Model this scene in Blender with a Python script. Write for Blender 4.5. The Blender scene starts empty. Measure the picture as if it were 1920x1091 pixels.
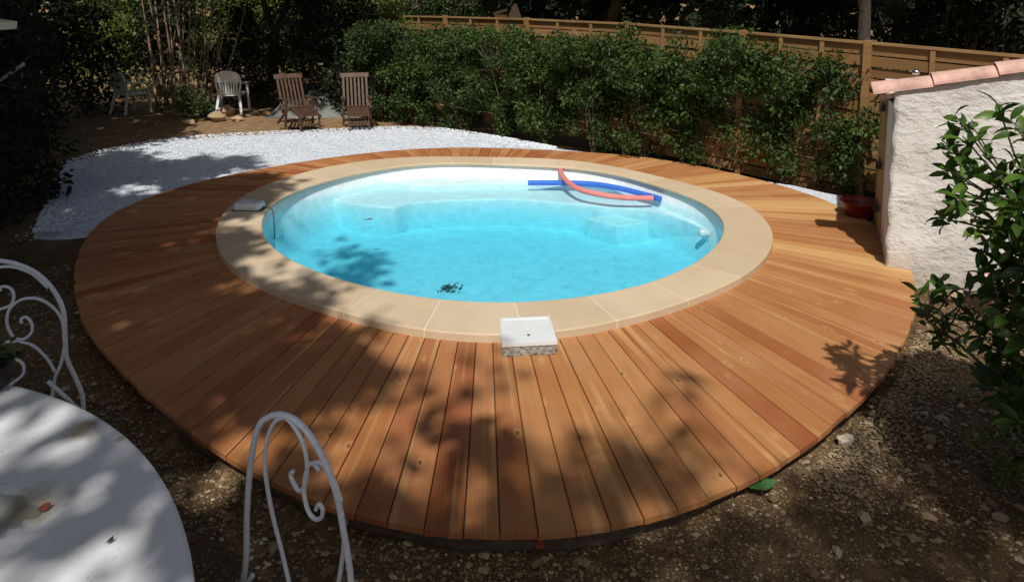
import bpy, math, random
import numpy as np
from mathutils import Vector
R = math.radians
sc = bpy.context.scene
# ------------------------------------------------------------------ camera, world, sun, exposure
H = 2.3; PITCH = R(6.6); F = 1300.0; CY = F*math.tan(PITCH)
cd = bpy.data.cameras.new('camera'); cam = bpy.data.objects.new('camera', cd); sc.collection.objects.link(cam)
cam.location = (0, 0, H); cam.rotation_euler = (R(90)-PITCH, 0, 0)
cd.sensor_width = 36; cd.lens = F/1920*36; cd.shift_y = -(545.5-CY)/1920; cd.clip_start = .05; cd.clip_end = 3000
sc.camera = cam
SUN_EL, SUN_AZ = R(55), R(4)          # azimuth in which the shadows fall, from +Y towards +X
w = bpy.data.worlds.new('World'); sc.world = w; w.use_nodes = True
nt = w.node_tree; sky = nt.nodes.new('ShaderNodeTexSky'); sky.sky_type = 'NISHITA'; sky.sun_disc = False; sky.dust_density = 4.0; sky.ozone_density = .6; sky.altitude = 200
sky.sun_elevation = SUN_EL; sky.sun_rotation = SUN_AZ+math.pi
nt.links.new(sky.outputs[0], nt.nodes['Background'].inputs[0]); nt.nodes['Background'].inputs[1].default_value = .052
sl = bpy.data.lights.new('sun', 'SUN'); sl.energy = 4.0; sl.angle = R(.75); sl.color = (1, .965, .91)
so = bpy.data.objects.new('sun', sl); sc.collection.objects.link(so)
SD = Vector((math.sin(SUN_AZ)*math.cos(SUN_EL), math.cos(SUN_AZ)*math.cos(SUN_EL), -math.sin(SUN_EL)))
so.rotation_euler = SD.to_track_quat('-Z', 'Y').to_euler(); so.location = (0, -3, 12)
sc.view_settings.view_transform = 'Standard'; sc.view_settings.look = 'None'; sc.view_settings.exposure = -.05; sc.view_settings.gamma = 1
sc.cycles.max_bounces = 8; sc.cycles.transparent_max_bounces = 12
SX, SY = SD.x/-SD.z, SD.y/-SD.z       # ground offset of a shadow per metre of height
rng = np.random.default_rng(7); random.seed(7)

# ------------------------------------------------------------------ measuring helpers
def ray(px, py):
    x = (px-960)/F; y = -(py-CY)/F
    return Vector((x, math.cos(PITCH)+y*math.sin(PITCH), -math.sin(PITCH)+y*math.cos(PITCH)))
def at(px, py, z=0.0):
    d = ray(px, py); t = (z-H)/d.z; return Vector((d.x*t, d.y*t, z))
def atd(px, py, depth):
    d = ray(px, py); t = depth/d.y; return Vector((d.x*t, depth, H+d.z*t))
def onplane(px, py, p0, ang):         # vertical plane through p0 whose horizontal direction has angle ang
    n = Vector((-math.sin(ang), math.cos(ang), 0)); d = ray(px, py); t = n.dot(Vector(p0)-Vector((0, 0, H)))/n.dot(d)
    return Vector((0, 0, H))+d*t
def proj(x, y, z):
    ax = y*math.cos(PITCH)+(H-z)*math.sin(PITCH); up = -y*math.sin(PITCH)*-1*0+(z-H)*math.cos(PITCH)+y*math.sin(PITCH)
    return 960+F*x/ax, CY-F*up/ax

# ------------------------------------------------------------------ object helpers
def tag(o, label=None, cat=None, group=None, kind=None):
    if label: o['label'] = label
    if cat: o['category'] = cat
    if group: o['group'] = group
    if kind: o['kind'] = kind
    return o
def empty(name, loc, label=None, cat=None, group=None, rz=0):
    o = bpy.data.objects.new(name, None); sc.collection.objects.link(o); o.location = loc; o.rotation_euler.z = rz
    o.empty_display_size = .1
    return tag(o, label, cat, group)
class MB:
    """collects shapes in WORLD coordinates; build() makes one mesh object whose origin is its parent's base"""
    def __init__(s): s.v = []; s.f = []; s.t = []; s.uv = []
    def add(s, v, f, tone=None, uv=None):
        b = len(s.v); s.v += [tuple(p) for p in v]; s.f += [tuple(b+i for i in q) for q in f]
        tn = random.random() if tone is None else tone; s.t += [tn]*len(f)
        s.uv += uv if uv else [(0, 0)]*sum(len(q) for q in f)
    def box(s, c, size, rz=0, rx=0, ry=0, tone=None, taper=1):
        from mathutils import Euler
        M = Euler((rx, ry, rz)).to_matrix(); x, y, z = [d/2 for d in size]
        v = [Vector(c)+M@Vector((a*x*(taper if e > 0 else 1), b_*y*(taper if e > 0 else 1), e*z)) for e in (-1, 1) for a, b_ in ((-1, -1), (1, -1), (1, 1), (-1, 1))]
        s.add(v, [(3, 2, 1, 0), (4, 5, 6, 7), (0, 1, 5, 4), (1, 2, 6, 5), (2, 3, 7, 6), (3, 0, 4, 7)], tone)
    def bar(s, a, b, w, t, up=(0, 0, 1), tone=None):     # rectangular bar from a to b
        a = Vector(a); b = Vector(b); d = (b-a).normalized(); u = Vector(up); sd = d.cross(u)
        if sd.length < 1e-3: sd = d.cross(Vector((0, 1, 0)))
        sd.normalize(); u = sd.cross(d).normalized()
        v = [p+sd*i*w/2+u*j*t/2 for p in (a, b) for i, j in ((-1, -1), (1, -1), (1, 1), (-1, 1))]
        s.add(v, [(0, 1, 2, 3), (7, 6, 5, 4), (0, 4, 5, 1), (1, 5, 6, 2), (2, 6, 7, 3), (3, 7, 4, 0)], tone)
    def tube(s, pts, r, n=8, tone=None, cap=True):
        pts = [Vector(p) for p in pts]; m = len(pts); rr = r if hasattr(r, '__len__') else [r]*m
        v = []; up = None
        for i, p in enumerate(pts):
            d = (pts[min(i+1, m-1)]-pts[max(i-1, 0)]).normalized()
            if up is None:
                up = Vector((0, 0, 1)) if abs(d.z) < .9 else Vector((1, 0, 0))
            a = d.cross(up); a.normalize(); b = a.cross(d).normalized(); up = b
            for k in range(n):
                t = 2*math.pi*k/n; v.append(p+(a*math.cos(t)+b*math.sin(t))*rr[i])
        f = [(i*n+k, i*n+(k+1) % n, (i+1)*n+(k+1) % n, (i+1)*n+k) for i in range(m-1) for k in range(n)]
        if cap: f += [tuple(range(n))[::-1], tuple((m-1)*n+k for k in range(n))]
        s.add(v, f, tone)
    def lathe(s, c, prof, n=24, tone=None):              # prof: (r, z)
        v = []; f = []; m = len(prof)
        for r, z in prof:
            for k in range(n): t = 2*math.pi*k/n; v.append(Vector(c)+Vector((r*math.cos(t), r*math.sin(t), z)))
        for i in range(m-1):
            for k in range(n): f.append((i*n+k, i*n+(k+1) % n, (i+1)*n+(k+1) % n, (i+1)*n+k))
        f += [tuple(range(n))[::-1], tuple((m-1)*n+k for k in range(n))]
        s.add(v, f, tone)
    def build(s, name, mat, parent=None, smooth=False, bevel=0, loc=None):
        me = bpy.data.meshes.new(name); o = bpy.data.objects.new(name, me); sc.collection.objects.link(o)
        org = Vector((0, 0, 0)) ; V = s.v
        if parent is not None: bpy.context.view_layer.update(); inv = parent.matrix_world.inverted(); V = [inv@Vector(p) for p in V]; o.parent = parent
        elif loc is not None: o.location = loc; V = [Vector(p)-Vector(loc) for p in V]
        me.from_pydata([tuple(p) for p in V], [], s.f); me.materials.append(mat)
        a = me.attributes.new('tone', 'FLOAT', 'FACE'); a.data.foreach_set('value', s.t)
        if any(u != (0, 0) for u in s.uv[:400]):
            uvl = me.uv_layers.new(name='UVMap'); uvl.data.foreach_set('uv', [c for u in s.uv for c in u])
        if smooth: me.polygons.foreach_set('use_smooth', [True]*len(s.f))
        if bevel:
            m = o.modifiers.new('bevel', 'BEVEL'); m.width = bevel; m.segments = 2; m.limit_method = 'ANGLE'
        me.update(); return o
def spline(pts, n=8, closed=False):                      # Catmull-Rom through the points
    P = [Vector(p) for p in pts]; out = []; m = len(P)
    for i in range(m if closed else m-1):
        g = lambda k: P[k % m] if closed else P[max(0, min(m-1, k))]
        a, b, c, d = g(i-1), g(i), g(i+1), g(i+2)
        for k in range(n):
            t = k/n; out.append(.5*((2*b)+(c-a)*t+(2*a-5*b+4*c-d)*t*t+(3*b-a-3*c+d)*t**3))
    if not closed: out.append(P[-1])
    return out

# ------------------------------------------------------------------ material helper
class M:
    def __init__(s, name):
        s.m = bpy.data.materials.new(name); s.m.use_nodes = True; s.t = s.m.node_tree; s.b = s.t.nodes['Principled BSDF']; s.o = s.t.nodes['Material Output']
    def n(s, kind, ins=None, **kw):
        nd = s.t.nodes.new('ShaderNode'+kind)
        for k, v in kw.items(): setattr(nd, k, v)
        for k, v in (ins or {}).items(): s.set(nd, k, v)
        return nd
    def set(s, nd, k, v):
        i = nd.inputs[k]
        if isinstance(v, bpy.types.NodeSocket): s.t.links.new(v, i)
        else: i.default_value = v if not (isinstance(v, tuple) and len(v) == 3 and i.type == 'RGBA') else (*v, 1)
    def p(s, **kw):
        for k, v in kw.items(): s.set(s.b, k.replace('_', ' '), v)
        return s
    def coord(s, which='Object'): return s.n('TexCoord').outputs[which]
    def noise(s, scale, vec=None, detail=4, rough=.55, out=0, dist=0):
        return s.n('TexNoise', {'Vector': vec or s.coord(), 'Scale': scale, 'Detail': detail, 'Roughness': rough, 'Distortion': dist}).outputs[out]
    def vor(s, scale, vec=None, out=0, **kw): return s.n('TexVoronoi', {'Vector': vec or s.coord(), 'Scale': scale}, **kw).outputs[out]
    def ramp(s, fac, stops, interp='LINEAR'):
        r = s.n('ValToRGB', {'Fac': fac}); cr = r.color_ramp; cr.interpolation = interp
        while len(cr.elements) < len(stops): cr.elements.new(.5)
        for e, (p, c) in zip(cr.elements, stops): e.position = p; e.color = (*c, 1) if hasattr(c, '__len__') else (c, c, c, 1)
        return r.outputs[0]
    def mix(s, fac, a, b, mode='MIX'):
        x = s.n('Mix', data_type='RGBA', blend_type=mode)
        for i, v in ((0, fac), (6, a), (7, b)):
            if isinstance(v, bpy.types.NodeSocket): s.t.links.new(v, x.inputs[i])
            else: x.inputs[i].default_value = v if i == 0 else (*v, 1)
        return x.outputs[2]
    def math(s, op, a, b=0.0):
        x = s.n('Math', operation=op)
        for i, v in ((0, a), (1, b)):
            if isinstance(v, bpy.types.NodeSocket): s.t.links.new(v, x.inputs[i])
            else: x.inputs[i].default_value = v
        return x.outputs[0]
    def attr(s, name='tone'): return s.n('Attribute', attribute_name=name).outputs['Fac']
    def bump(s, h, strength=.5, dist=.01):
        s.set(s.b, 'Normal', s.n('Bump', {'Height': h, 'Strength': strength, 'Distance': dist}).outputs[0]); return s

def leafmat(name, c1, c2, c3, rough=.45, trans=.25):
    m = M(name); t = m.attr(); c = m.ramp(t, [(0, c1), (.6, c2), (1, c3)])
    m.p(Base_Color=c, Roughness=rough)
    tr = m.n('BsdfTranslucent', {'Color': m.mix(1, c, (1.0, 1.25, .4), 'MULTIPLY')})
    mx = m.n('MixShader', {0: trans}); m.t.links.new(m.b.outputs[0], mx.inputs[1]); m.t.links.new(tr.outputs[0], mx.inputs[2]); m.t.links.new(mx.outputs[0], m.o.inputs[0])
    return m.m
def simple(name, col, rough=.5, var=.12, scale=20, bump=0, bdist=.003, **kw):
    m = M(name); n = m.noise(scale)
    a = tuple(c*(1-var) for c in col); b = tuple(min(1, c*(1+var)) for c in col)
    m.p(Base_Color=m.ramp(n, [(.3, a), (.7, b)]), Roughness=rough, **kw)
    if bump: m.bump(m.noise(scale*3), bump, bdist)
    return m.m

# wood of the deck: uv = (along the board in m, across in m) with a random shift per board
def deckmat():
    m = M('larch_boards'); uv = m.coord('UV'); t = m.attr()
    sx = m.n('Mapping', {'Vector': uv, 'Scale': (1.1, 22, 1)}).outputs[0]
    g = m.noise(1.0, sx, 5, .6, dist=.6)
    sw = m.n('Mapping', {'Vector': uv, 'Scale': (1.0, 9, 1)}).outputs[0]
    wv = m.n('TexWave', {'Vector': sw, 'Scale': 1.6, 'Distortion': 6, 'Detail': 3, 'Detail Scale': .7}, wave_type='BANDS', bands_direction='Y').outputs[1]
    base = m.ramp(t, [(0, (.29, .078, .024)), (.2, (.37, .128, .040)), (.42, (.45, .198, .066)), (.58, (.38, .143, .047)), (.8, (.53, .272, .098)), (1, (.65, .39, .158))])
    c = m.mix(m.ramp(g, [(.42, 0), (.85, .42)]), base, (.20, .070, .026))
    c = m.mix(m.ramp(wv, [(.15, .16), (.6, 0)]), c, (.45, .24, .10)); c = m.mix(m.ramp(m.noise(1.0, m.n('Mapping', {'Vector': uv, 'Scale': (.5, 11, 1)}).outputs[0], 3, .5), [(.56, 0), (.68, .6)]), c, (.60, .36, .15))
    big = m.noise(1.3, uv, 2); c = m.mix(m.ramp(big, [(.4, 0), (.75, .35)]), c, (.60, .34, .17))
    kv = m.n('Mapping', {'Vector': uv, 'Scale': (4.2, 7, 1)}).outputs[0]
    kd = m.n('TexVoronoi', {'Vector': kv, 'Scale': 1.0, 'Randomness': 1}, feature='F1')
    pick = m.math('GREATER_THAN', m.n('SeparateColor', {0: kd.outputs['Color']}).outputs[0], .5)
    knot = m.math('MULTIPLY', m.ramp(kd.outputs[0], [(.05, .85), (.10, 0)]), pick)
    halo = m.math('MULTIPLY', m.ramp(kd.outputs[0], [(.08, .5), (.24, 0)]), pick)
    c = m.mix(halo, c, (.62, .36, .14)); c = m.mix(knot, c, (.16, .06, .025))
    spots = m.ramp(m.noise(9, m.coord(), 6, .7), [(.62, 0), (.8, .35)]); c = m.mix(spots, c, (.19, .09, .045))
    m.p(Base_Color=c, Roughness=m.ramp(g, [(.3, .5), (.8, .72)]), Specular_IOR_Level=.3)
    m.bump(m.math('ADD', g, m.math('MULTIPLY', knot, -.6)), .35, .003); return m.m
MAT = {}
MAT['deck'] = deckmat()
def stonemat():
    m = M('pool_stone'); t = m.attr()
    c = m.ramp(t, [(0, (.55, .425, .275)), (.5, (.61, .48, .325)), (1, (.67, .54, .38))])
    c = m.mix(m.ramp(m.noise(2.2, detail=7, rough=.65), [(.42, 0), (.72, .55)]), c, (.50, .365, .235)); c = m.mix(m.ramp(m.vor(38), [(.05, .5), (.14, 0)]), c, (.42, .31, .2))
    c = m.mix(m.ramp(m.noise(90, detail=3), [(.55, 0), (.8, .3)]), c, (.70, .57, .40))
    m.p(Base_Color=c, Roughness=.75, Specular_IOR_Level=.25); m.bump(m.noise(60, detail=5), .3, .003); return m.m
MAT['stone'] = stonemat()
MAT['grout'] = simple('pale_grout', (.72, .62, .47), .9, .08, 40)
MAT['concrete'] = simple('rough_concrete', (.36, .34, .29), .95, .3, 45, .9, .012)
MAT['shell'] = simple('pool_gelcoat', (.80, .86, .87), .35, .08, 10)  # faint colour mottling stands in for rippled light on the pool floor
MAT['white_plastic'] = simple('white_plastic', (.74, .76, .76), .3, .04, 8)
MAT['old_plastic'] = simple('weathered_plastic', (.70, .72, .68), .5, .15, 6)
MAT['white_metal'] = simple('white_painted_iron', (.76, .82, .88), .38, .08, 30, .25, .001)
MAT['teak'] = simple('weathered_teak', (.09, .046, .025), .6, .3, 12)
MAT['bark'] = simple('brown_bark', (.10, .07, .048), .95, .35, 18, .8, .01)
MAT['pale_bark'] = simple('pale_bark', (.50, .47, .42), .9, .35, 14, .6, .008)
MAT['cane'] = simple('dry_cane', (.30, .20, .13), .8, .4, 9)
MAT['stem'] = simple('grey_stem', (.16, .12, .08), .9, .3, 20)
MAT['blue_foam'] = simple('blue_foam', (.035, .15, .60), .7, .1, 12, .3, .002)
MAT['pink_foam'] = simple('pink_foam', (.74, .22, .20), .7, .1, 12, .3, .002)
MAT['dark'] = simple('dark_rubber', (.012, .012, .013), .6, .1)
MAT['red_plastic'] = simple('red_plastic', (.19, .008, .012), .4, .1)
MAT['terracotta'] = simple('terracotta', (.60, .37, .30), .9, .32, 7, .4, .003)
MAT['steel'] = simple('bright_steel', (.8, .8, .8), .15, .05, 5, Metallic=1.0)
MAT['tarp'] = simple('grey_tarpaulin', (.17, .175, .15), .6, .2, 7, .5, .02)
MAT['blue_cloth'] = simple('blue_cloth', (.05, .09, .20), .8, .2, 12)
MAT['rock'] = simple('sandstone_rock', (.46, .33, .20), .95, .3, 14, .8, .02)
MAT['hutwood'] = simple('black_stained_wood', (.03, .022, .016), .9, .3, 10)
MAT['door'] = simple('pine_door', (.40, .26, .10), .7, .25, 8)
MAT['cream_wall'] = simple('cream_render', (.7, .6, .45), .9, .1, 3)
MAT['dryleaf'] = simple('dry_leaf', (.30, .07, .03), .7, .4, 60)
MAT['greenleaf'] = simple('fallen_green_leaf', (.05, .16, .04), .6, .2, 60)
def fencemat():
    m = M('fence_pine'); c0 = m.coord(); v = m.n('Mapping', {'Vector': c0, 'Scale': (1.2, 1.2, 30)}).outputs[0]
    g = m.noise(1.5, v, 5, .6); t = m.attr()
    c = m.ramp(t, [(0, (.22, .11, .034)), (.5, (.30, .16, .052)), (1, (.38, .225, .09))])
    c = m.mix(m.ramp(g, [(.35, 0), (.7, .6)]), c, (.13, .062, .022))
    c = m.mix(m.ramp(m.noise(2.2), [(.45, 0), (.8, .4)]), c, (.15, .085, .04))
    m.p(Base_Color=c, Roughness=.75); m.bump(g, .4, .004); return m.m
MAT['fence'] = fencemat()
def rendermat():
    m = M('rough_render'); n1 = m.noise(9, detail=8, rough=.65); n2 = m.noise(45, detail=4); v = m.vor(16)
    c = m.mix(m.ramp(m.noise(2.2, detail=6), [(.4, 0), (.75, .55)]), (.76, .735, .68), (.65, .61, .55))
    c = m.mix(m.ramp(n1, [(.56, 0), (.75, .35)]), c, (.50, .44, .39))
    m.p(Base_Color=c, Roughness=.95)
    tr_ = m.noise(3.5, m.n('Mapping', {'Vector': m.coord(), 'Scale': (1, 1, 2.6)}).outputs[0], 5, .5, dist=1.2); lump = m.ramp(n1, [(.45, 0), (.62, 1)])
    h = m.math('ADD', m.math('MULTIPLY', m.math('MULTIPLY', lump, tr_), 1.1), m.math('ADD', m.math('MULTIPLY', n2, .3), m.math('MULTIPLY', tr_, 1.2)))
    z = m.n('SeparateXYZ', {0: m.coord()}).outputs[2]; c = m.mix(m.ramp(m.math('ADD', z, m.math('MULTIPLY', m.noise(8, detail=5), .25)), [(.05, .6), (.32, 0)]), c, (.36, .28, .19)); m.p(Base_Color=c)
    m.bump(h, .7, .015); return m.m
MAT['render'] = rendermat()
def soilmat():
    m = M('soil'); c = m.ramp(m.noise(2.2, detail=8, rough=.65), [(.3, (.085, .050, .022)), (.5, (.16, .100, .047)), (.7, (.26, .175, .09))])
    sv = m.n('TexVoronoi', {'Vector': m.coord(), 'Scale': 46.0}); pick = m.ramp(m.n('SeparateColor', {0: sv.outputs['Color']}).outputs[0], [(.45, 0), (.55, 1)])
    peb = m.math('MULTIPLY', m.ramp(sv.outputs[0], [(.3, .8), (.45, 0)]), pick)
    c = m.mix(peb, c, m.ramp(m.n('SeparateColor', {0: sv.outputs['Color']}).outputs[1], [(0, (.20, .13, .07)), (1, (.36, .29, .20))]))
    # dry sandy earth far behind the pool: a zone of the ground itself
    y = m.n('SeparateXYZ', {0: m.coord()}).outputs[1]
    s = m.math('ADD', y, m.math('MULTIPLY', m.noise(1.2, detail=5), 1.6))
    sand = m.ramp(m.noise(6, detail=7, rough=.7), [(.3, (.19, .115, .055)), (.7, (.40, .265, .14))])
    c = m.mix(m.ramp(m.math('MULTIPLY', m.math('SUBTRACT', s, 11.6), 1.0), [(0, 0), (.6, 1)]), c, sand)
    m.p(Base_Color=c, Roughness=1.0, Specular_IOR_Level=.15); m.bump(m.math('ADD', m.noise(30, detail=8, rough=.7), peb), .9, .025); return m.m
MAT['soil'] = soilmat()
def stonesmat(name, stops, rough=.9):
    m = M(name); t = m.attr(); c = m.ramp(t, stops); c = m.mix(m.ramp(m.noise(60), [(.4, 0), (.8, .35)]), c, tuple(x*.6 for x in stops[0][1]))
    m.p(Base_Color=c, Roughness=rough); return m.m
MAT['pebbles'] = stonesmat('mixed_pebbles', [(0, (.09, .052, .022)), (.45, (.19, .118, .055)), (.8, (.33, .23, .125)), (.95, (.48, .37, .23)), (1, (.62, .53, .38))])
MAT['grit'] = stonesmat('limestone_grit', [(0, (.22, .155, .085)), (.5, (.42, .32, .19)), (1, (.66, .56, .40))])
def gravelbase():
    m = M('white_gravel_bed'); v = m.n('TexVoronoi', {'Vector': m.coord(), 'Scale': 55.0}); cc = m.n('SeparateColor', {0: v.outputs['Color']}).outputs[0]
    c = m.ramp(cc, [(0, (.58, .62, .68)), (.5, (.72, .76, .82)), (1, (.80, .84, .88))])
    c = m.mix(m.ramp(m.n('SeparateColor', {0: v.outputs['Color']}).outputs[1], [(.93, 0), (.95, .6)]), c, (.35, .36, .36))
    m.p(Base_Color=c, Roughness=.9); m.bump(m.ramp(v.outputs[0], [(0, 1), (.7, 0)]), .8, .015); return m.m
MAT['gravelbed'] = gravelbase()
MAT['gravel'] = stonesmat('white_marble_chips', [(0, (.50, .54, .58)), (.2, (.70, .74, .80)), (1, (.82, .85, .89))], .85)
# table: painted metal with rust and grime
def tablemat():
    m = M('old_white_table'); c = m.mix(m.ramp(m.noise(5, detail=7, rough=.6), [(.45, 0), (.75, .35)]), (.78, .78, .78), (.64, .63, .60))
    c = m.mix(m.ramp(m.noise(70, detail=2), [(.67, 0), (.73, .5)]), c, (.26, .21, .15))
    co = m.coord()
    for (px, py, r, col) in ((170, 795, .045, (.22, .09, .04)), (150, 808, .075, (.55, .42, .25)), (70, 945, .12, (.50, .44, .32)), (226, 822, .02, (.5, .42, .28)), (20, 700, .13, (.45, .42, .33))):
        q = at(px, py, .75); d = m.n('VectorMath', {0: m.n('VectorMath', {0: co, 1: m.n('VectorMath', {0: m.noise(22, out=1), 1: (.5, .5, .5)}, operation='SUBTRACT').outputs[0]}, operation='ADD').outputs[0] if 0 else co, 1: (q.x-TC[0], q.y-TC[1], .75)}, operation='DISTANCE').outputs['Value']
        dd = m.math('ADD', d, m.math('MULTIPLY', m.math('SUBTRACT', m.noise(18, detail=5), .5), r*1.6))
        c = m.mix(m.ramp(m.math('DIVIDE', dd, r), [(.35, .85), (1, 0)]), c, col)
    m.p(Base_Color=c, Roughness=.36); m.bump(m.noise(25, detail=3), .12, .002); return m.m

# ------------------------------------------------------------------ outlines (smooth low order closed curves on their real planes)
CO = [(407,431),(412,470),(430,495),(466,520),(544,551),(666,593),(760,610),(940,627),(1048,619),(1195,591),(1333,546),(1448,455),(1440,416),(1392,380),(1294,345),(1176,317),(1058,300),(971,294),(850,294),(702,300),(594,316),(505,345),(451,370),(418,398)]
CI = [(491.5,416),(496,438),(509,459),(540,484),(601,509),(684,536),(795,556),(960,565),(1057,560),(1136,548),(1215,528),(1294,498),(1333,467),(1355,439),(1357,421),(1341,396),(1294,370),(1235,347),(1176,333),(1120,319),(1057,314),(971,308),(845,306),(766,309),(719,316),(630,334),(580,348),(530,373),(501,391)]
DO = [(300,363),(249,380),(205,409),(165,440),(145,472),(141,501),(147,571),(165,618),(220,688),(275,742),(349,802),(435,862),(506,904),(600,941),(720,972),(814,992),(889,1004),(971,1009),(1029,1005),(1095,992),(1165,980),(1231,963),(1293,946),(1351,925),(1448,875),(1505,840),(1560,801),(1600,763),(1634,727),(1679,673),(1697,634),(1715,568),(1712,516),(1645,428),(1587,390),(1528,370),(1479,353),(1373,323),(1255,303),(1136,288),(1058,282),(980,279),(900,280),(759,281),(648,290),(541,309),(450,325),(380,338)]
PC = (-.26, 7.2)
def outline(P, z, order):
    q = [at(x, y, z) for x, y in P]; th = np.array([math.atan2(p.y-PC[1], p.x-PC[0]) for p in q]); r = np.array([math.hypot(p.x-PC[0], p.y-PC[1]) for p in q])
    A = np.array([[1]+[g(k*t) for k in range(1, order+1) for g in (math.cos, math.sin)] for t in th])
    w = np.array([math.dist(proj(PC[0]+R_*math.cos(t), PC[1]+R_*math.sin(t), z), proj(PC[0]+(R_+.01)*math.cos(t), PC[1]+(R_+.01)*math.sin(t), z)) for t, R_ in zip(th, r)])
    A_ = A*w[:, None]; s = np.linalg.solve(A_.T@A_+np.diag([0]+[.012*k*k for k in range(1, order+1) for _ in (0, 1)]), A_.T@(r*w))
    def f(t): return float(s[0]+sum(s[2*k-1]*math.cos(k*t)+s[2*k]*math.sin(k*t) for k in range(1, order+1)))
    return f
rCO, rCI, rDO = outline(CO, .06, 7), outline(CI, .06, 7), outline(DO, 0, 8)
def pol(f, t, z, off=0): r = f(t)+off; return Vector((PC[0]+r*math.cos(t), PC[1]+r*math.sin(t), z))
GZ = -.10
def hill(x, y): # gentle unevenness of the bare ground
    return .012*math.sin(3.1*x+1.3*y)+.010*math.sin(5.3*y-2.2*x)+.006*math.sin(11*x+7*y)

# ------------------------------------------------------------------ ground
def ground():
    mb = MB(); rs = [0]+[.12*k for k in range(1, 14)]+list(np.geomspace(1.8, 900, 46)); n = 220; v = []
    for i, d in enumerate(rs):
        for k in range(n):
            t = 2*math.pi*k/n; p = pol(rCI, t, 0, .12+d); a = min(1, d/.6)*(1 if d < 30 else 0)
            v.append((p.x, p.y, GZ-.03+hill(p.x, p.y)*a*1.3))
    f = [(i*n+k, (i+1)*n+k, (i+1)*n+(k+1) % n, i*n+(k+1) % n) for i in range(len(rs)-1) for k in range(n)]
    mb.add(v, f, 0); o = mb.build('ground', MAT['soil'], smooth=True); tag(o, kind='structure')
ground()
# white gravel sheet
GP = [(60,437),(84,385),(108,325),(128,300),(190,281),(260,268),(330,257),(430,250),(520,246),(600,243),(680,239),(750,237),(830,240),(900,250),(970,261),(1045,276),(1150,292)]
def gravel_bed():
    mb = MB(); outer = spline([at(x, y, -.03) for x, y in GP], 5); m = len(outer); first = outer[0].copy()
    v = []; f = []; rows = 10
    for p in outer:
        t = math.atan2(p.y-PC[1], p.x-PC[0]); q = pol(rDO, t, -.03, -.3)
        jit = Vector((rng.normal(0, .012), rng.normal(0, .012), 0))
        for k in range(rows+1):
            a = k/rows; w = q.lerp(p+jit, a); w.z = -.035+.010*math.sin(7*w.x+3*w.y)*math.sin(5*w.y)-(.07 if k == rows else 0); v.append(w)
            if p == outer[0]: w.z -= .085
    for i in range(m-1):
        for k in range(rows): f.append((i*(rows+1)+k, i*(rows+1)+k+1, (i+1)*(rows+1)+k+1, (i+1)*(rows+1)+k))
    mb.add(v, f, 0); o = mb.build('gravel_bed', MAT['gravelbed'], smooth=True); tag(o, kind='structure')
    mb = MB(); pts = [at(1440, 342, -.03), at(1490, 350, -.03), at(1545, 363, -.03), at(1592, 372, -.03), at(1640, 380, -.03), at(1600, 402, -.03), at(1540, 385, -.03), at(1470, 362, -.03)]
    mb.add([p+Vector((0, 0, .01)) for p in pts], [tuple(range(8))[::-1]], 0); o = mb.build('gravel_strip', MAT['gravelbed']); tag(o, kind='structure')
gravel_bed()
# stones as stuff: numpy-built clouds of squashed octahedra
def stones(name, P, S, mat, label, cat, tones=None, flat=.6):
    n = len(P); base = np.array([(1,0,0),(0,1,0),(-1,0,0),(0,-1,0),(.2,.1,1),(0,0,-.8),(.75,.7,.45),(-.7,.6,.5),(-.65,-.7,.35),(.7,-.65,.4)], float)
    fc = np.array([(6,0,1),(6,1,4),(6,4,0),(7,1,2),(7,2,4),(7,4,1),(8,2,3),(8,3,4),(8,4,2),(9,3,0),(9,0,4),(9,4,3),(0,5,1),(1,5,2),(2,5,3),(3,5,0)])
    a = rng.uniform(0, 2*np.pi, n); sx = S*rng.uniform(.7, 1.3, n); sy = S*rng.uniform(.6, 1.1, n); sz = S*flat*rng.uniform(.6, 1.2, n)
    v = np.repeat(base[None], n, 0)*(1+rng.uniform(-.18, .18, (n, 10, 3))); v *= np.stack([sx, sy, sz], 1)[:, None]
    c, s_ = np.cos(a)[:, None], np.sin(a)[:, None]; x = v[..., 0]*c-v[..., 1]*s_; y = v[..., 0]*s_+v[..., 1]*c
    v = np.stack([x, y, v[..., 2]], 2)+P[:, None]
    F_ = (fc[None]+10*np.arange(n)[:, None, None]).reshape(-1, 3)
    me = bpy.data.meshes.new(name); me.from_pydata(v.reshape(-1, 3).tolist(), [], F_.tolist())
    t = rng.uniform(0, 1, n) if tones is None else tones; at_ = me.attributes.new('tone', 'FLOAT', 'FACE'); at_.data.foreach_set('value', np.repeat(t, len(fc)).astype(np.float32))
    me.materials.append(mat); o = bpy.data.objects.new(name, me); sc.collection.objects.link(o); tag(o, label, cat, kind='stuff'); return o
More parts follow.
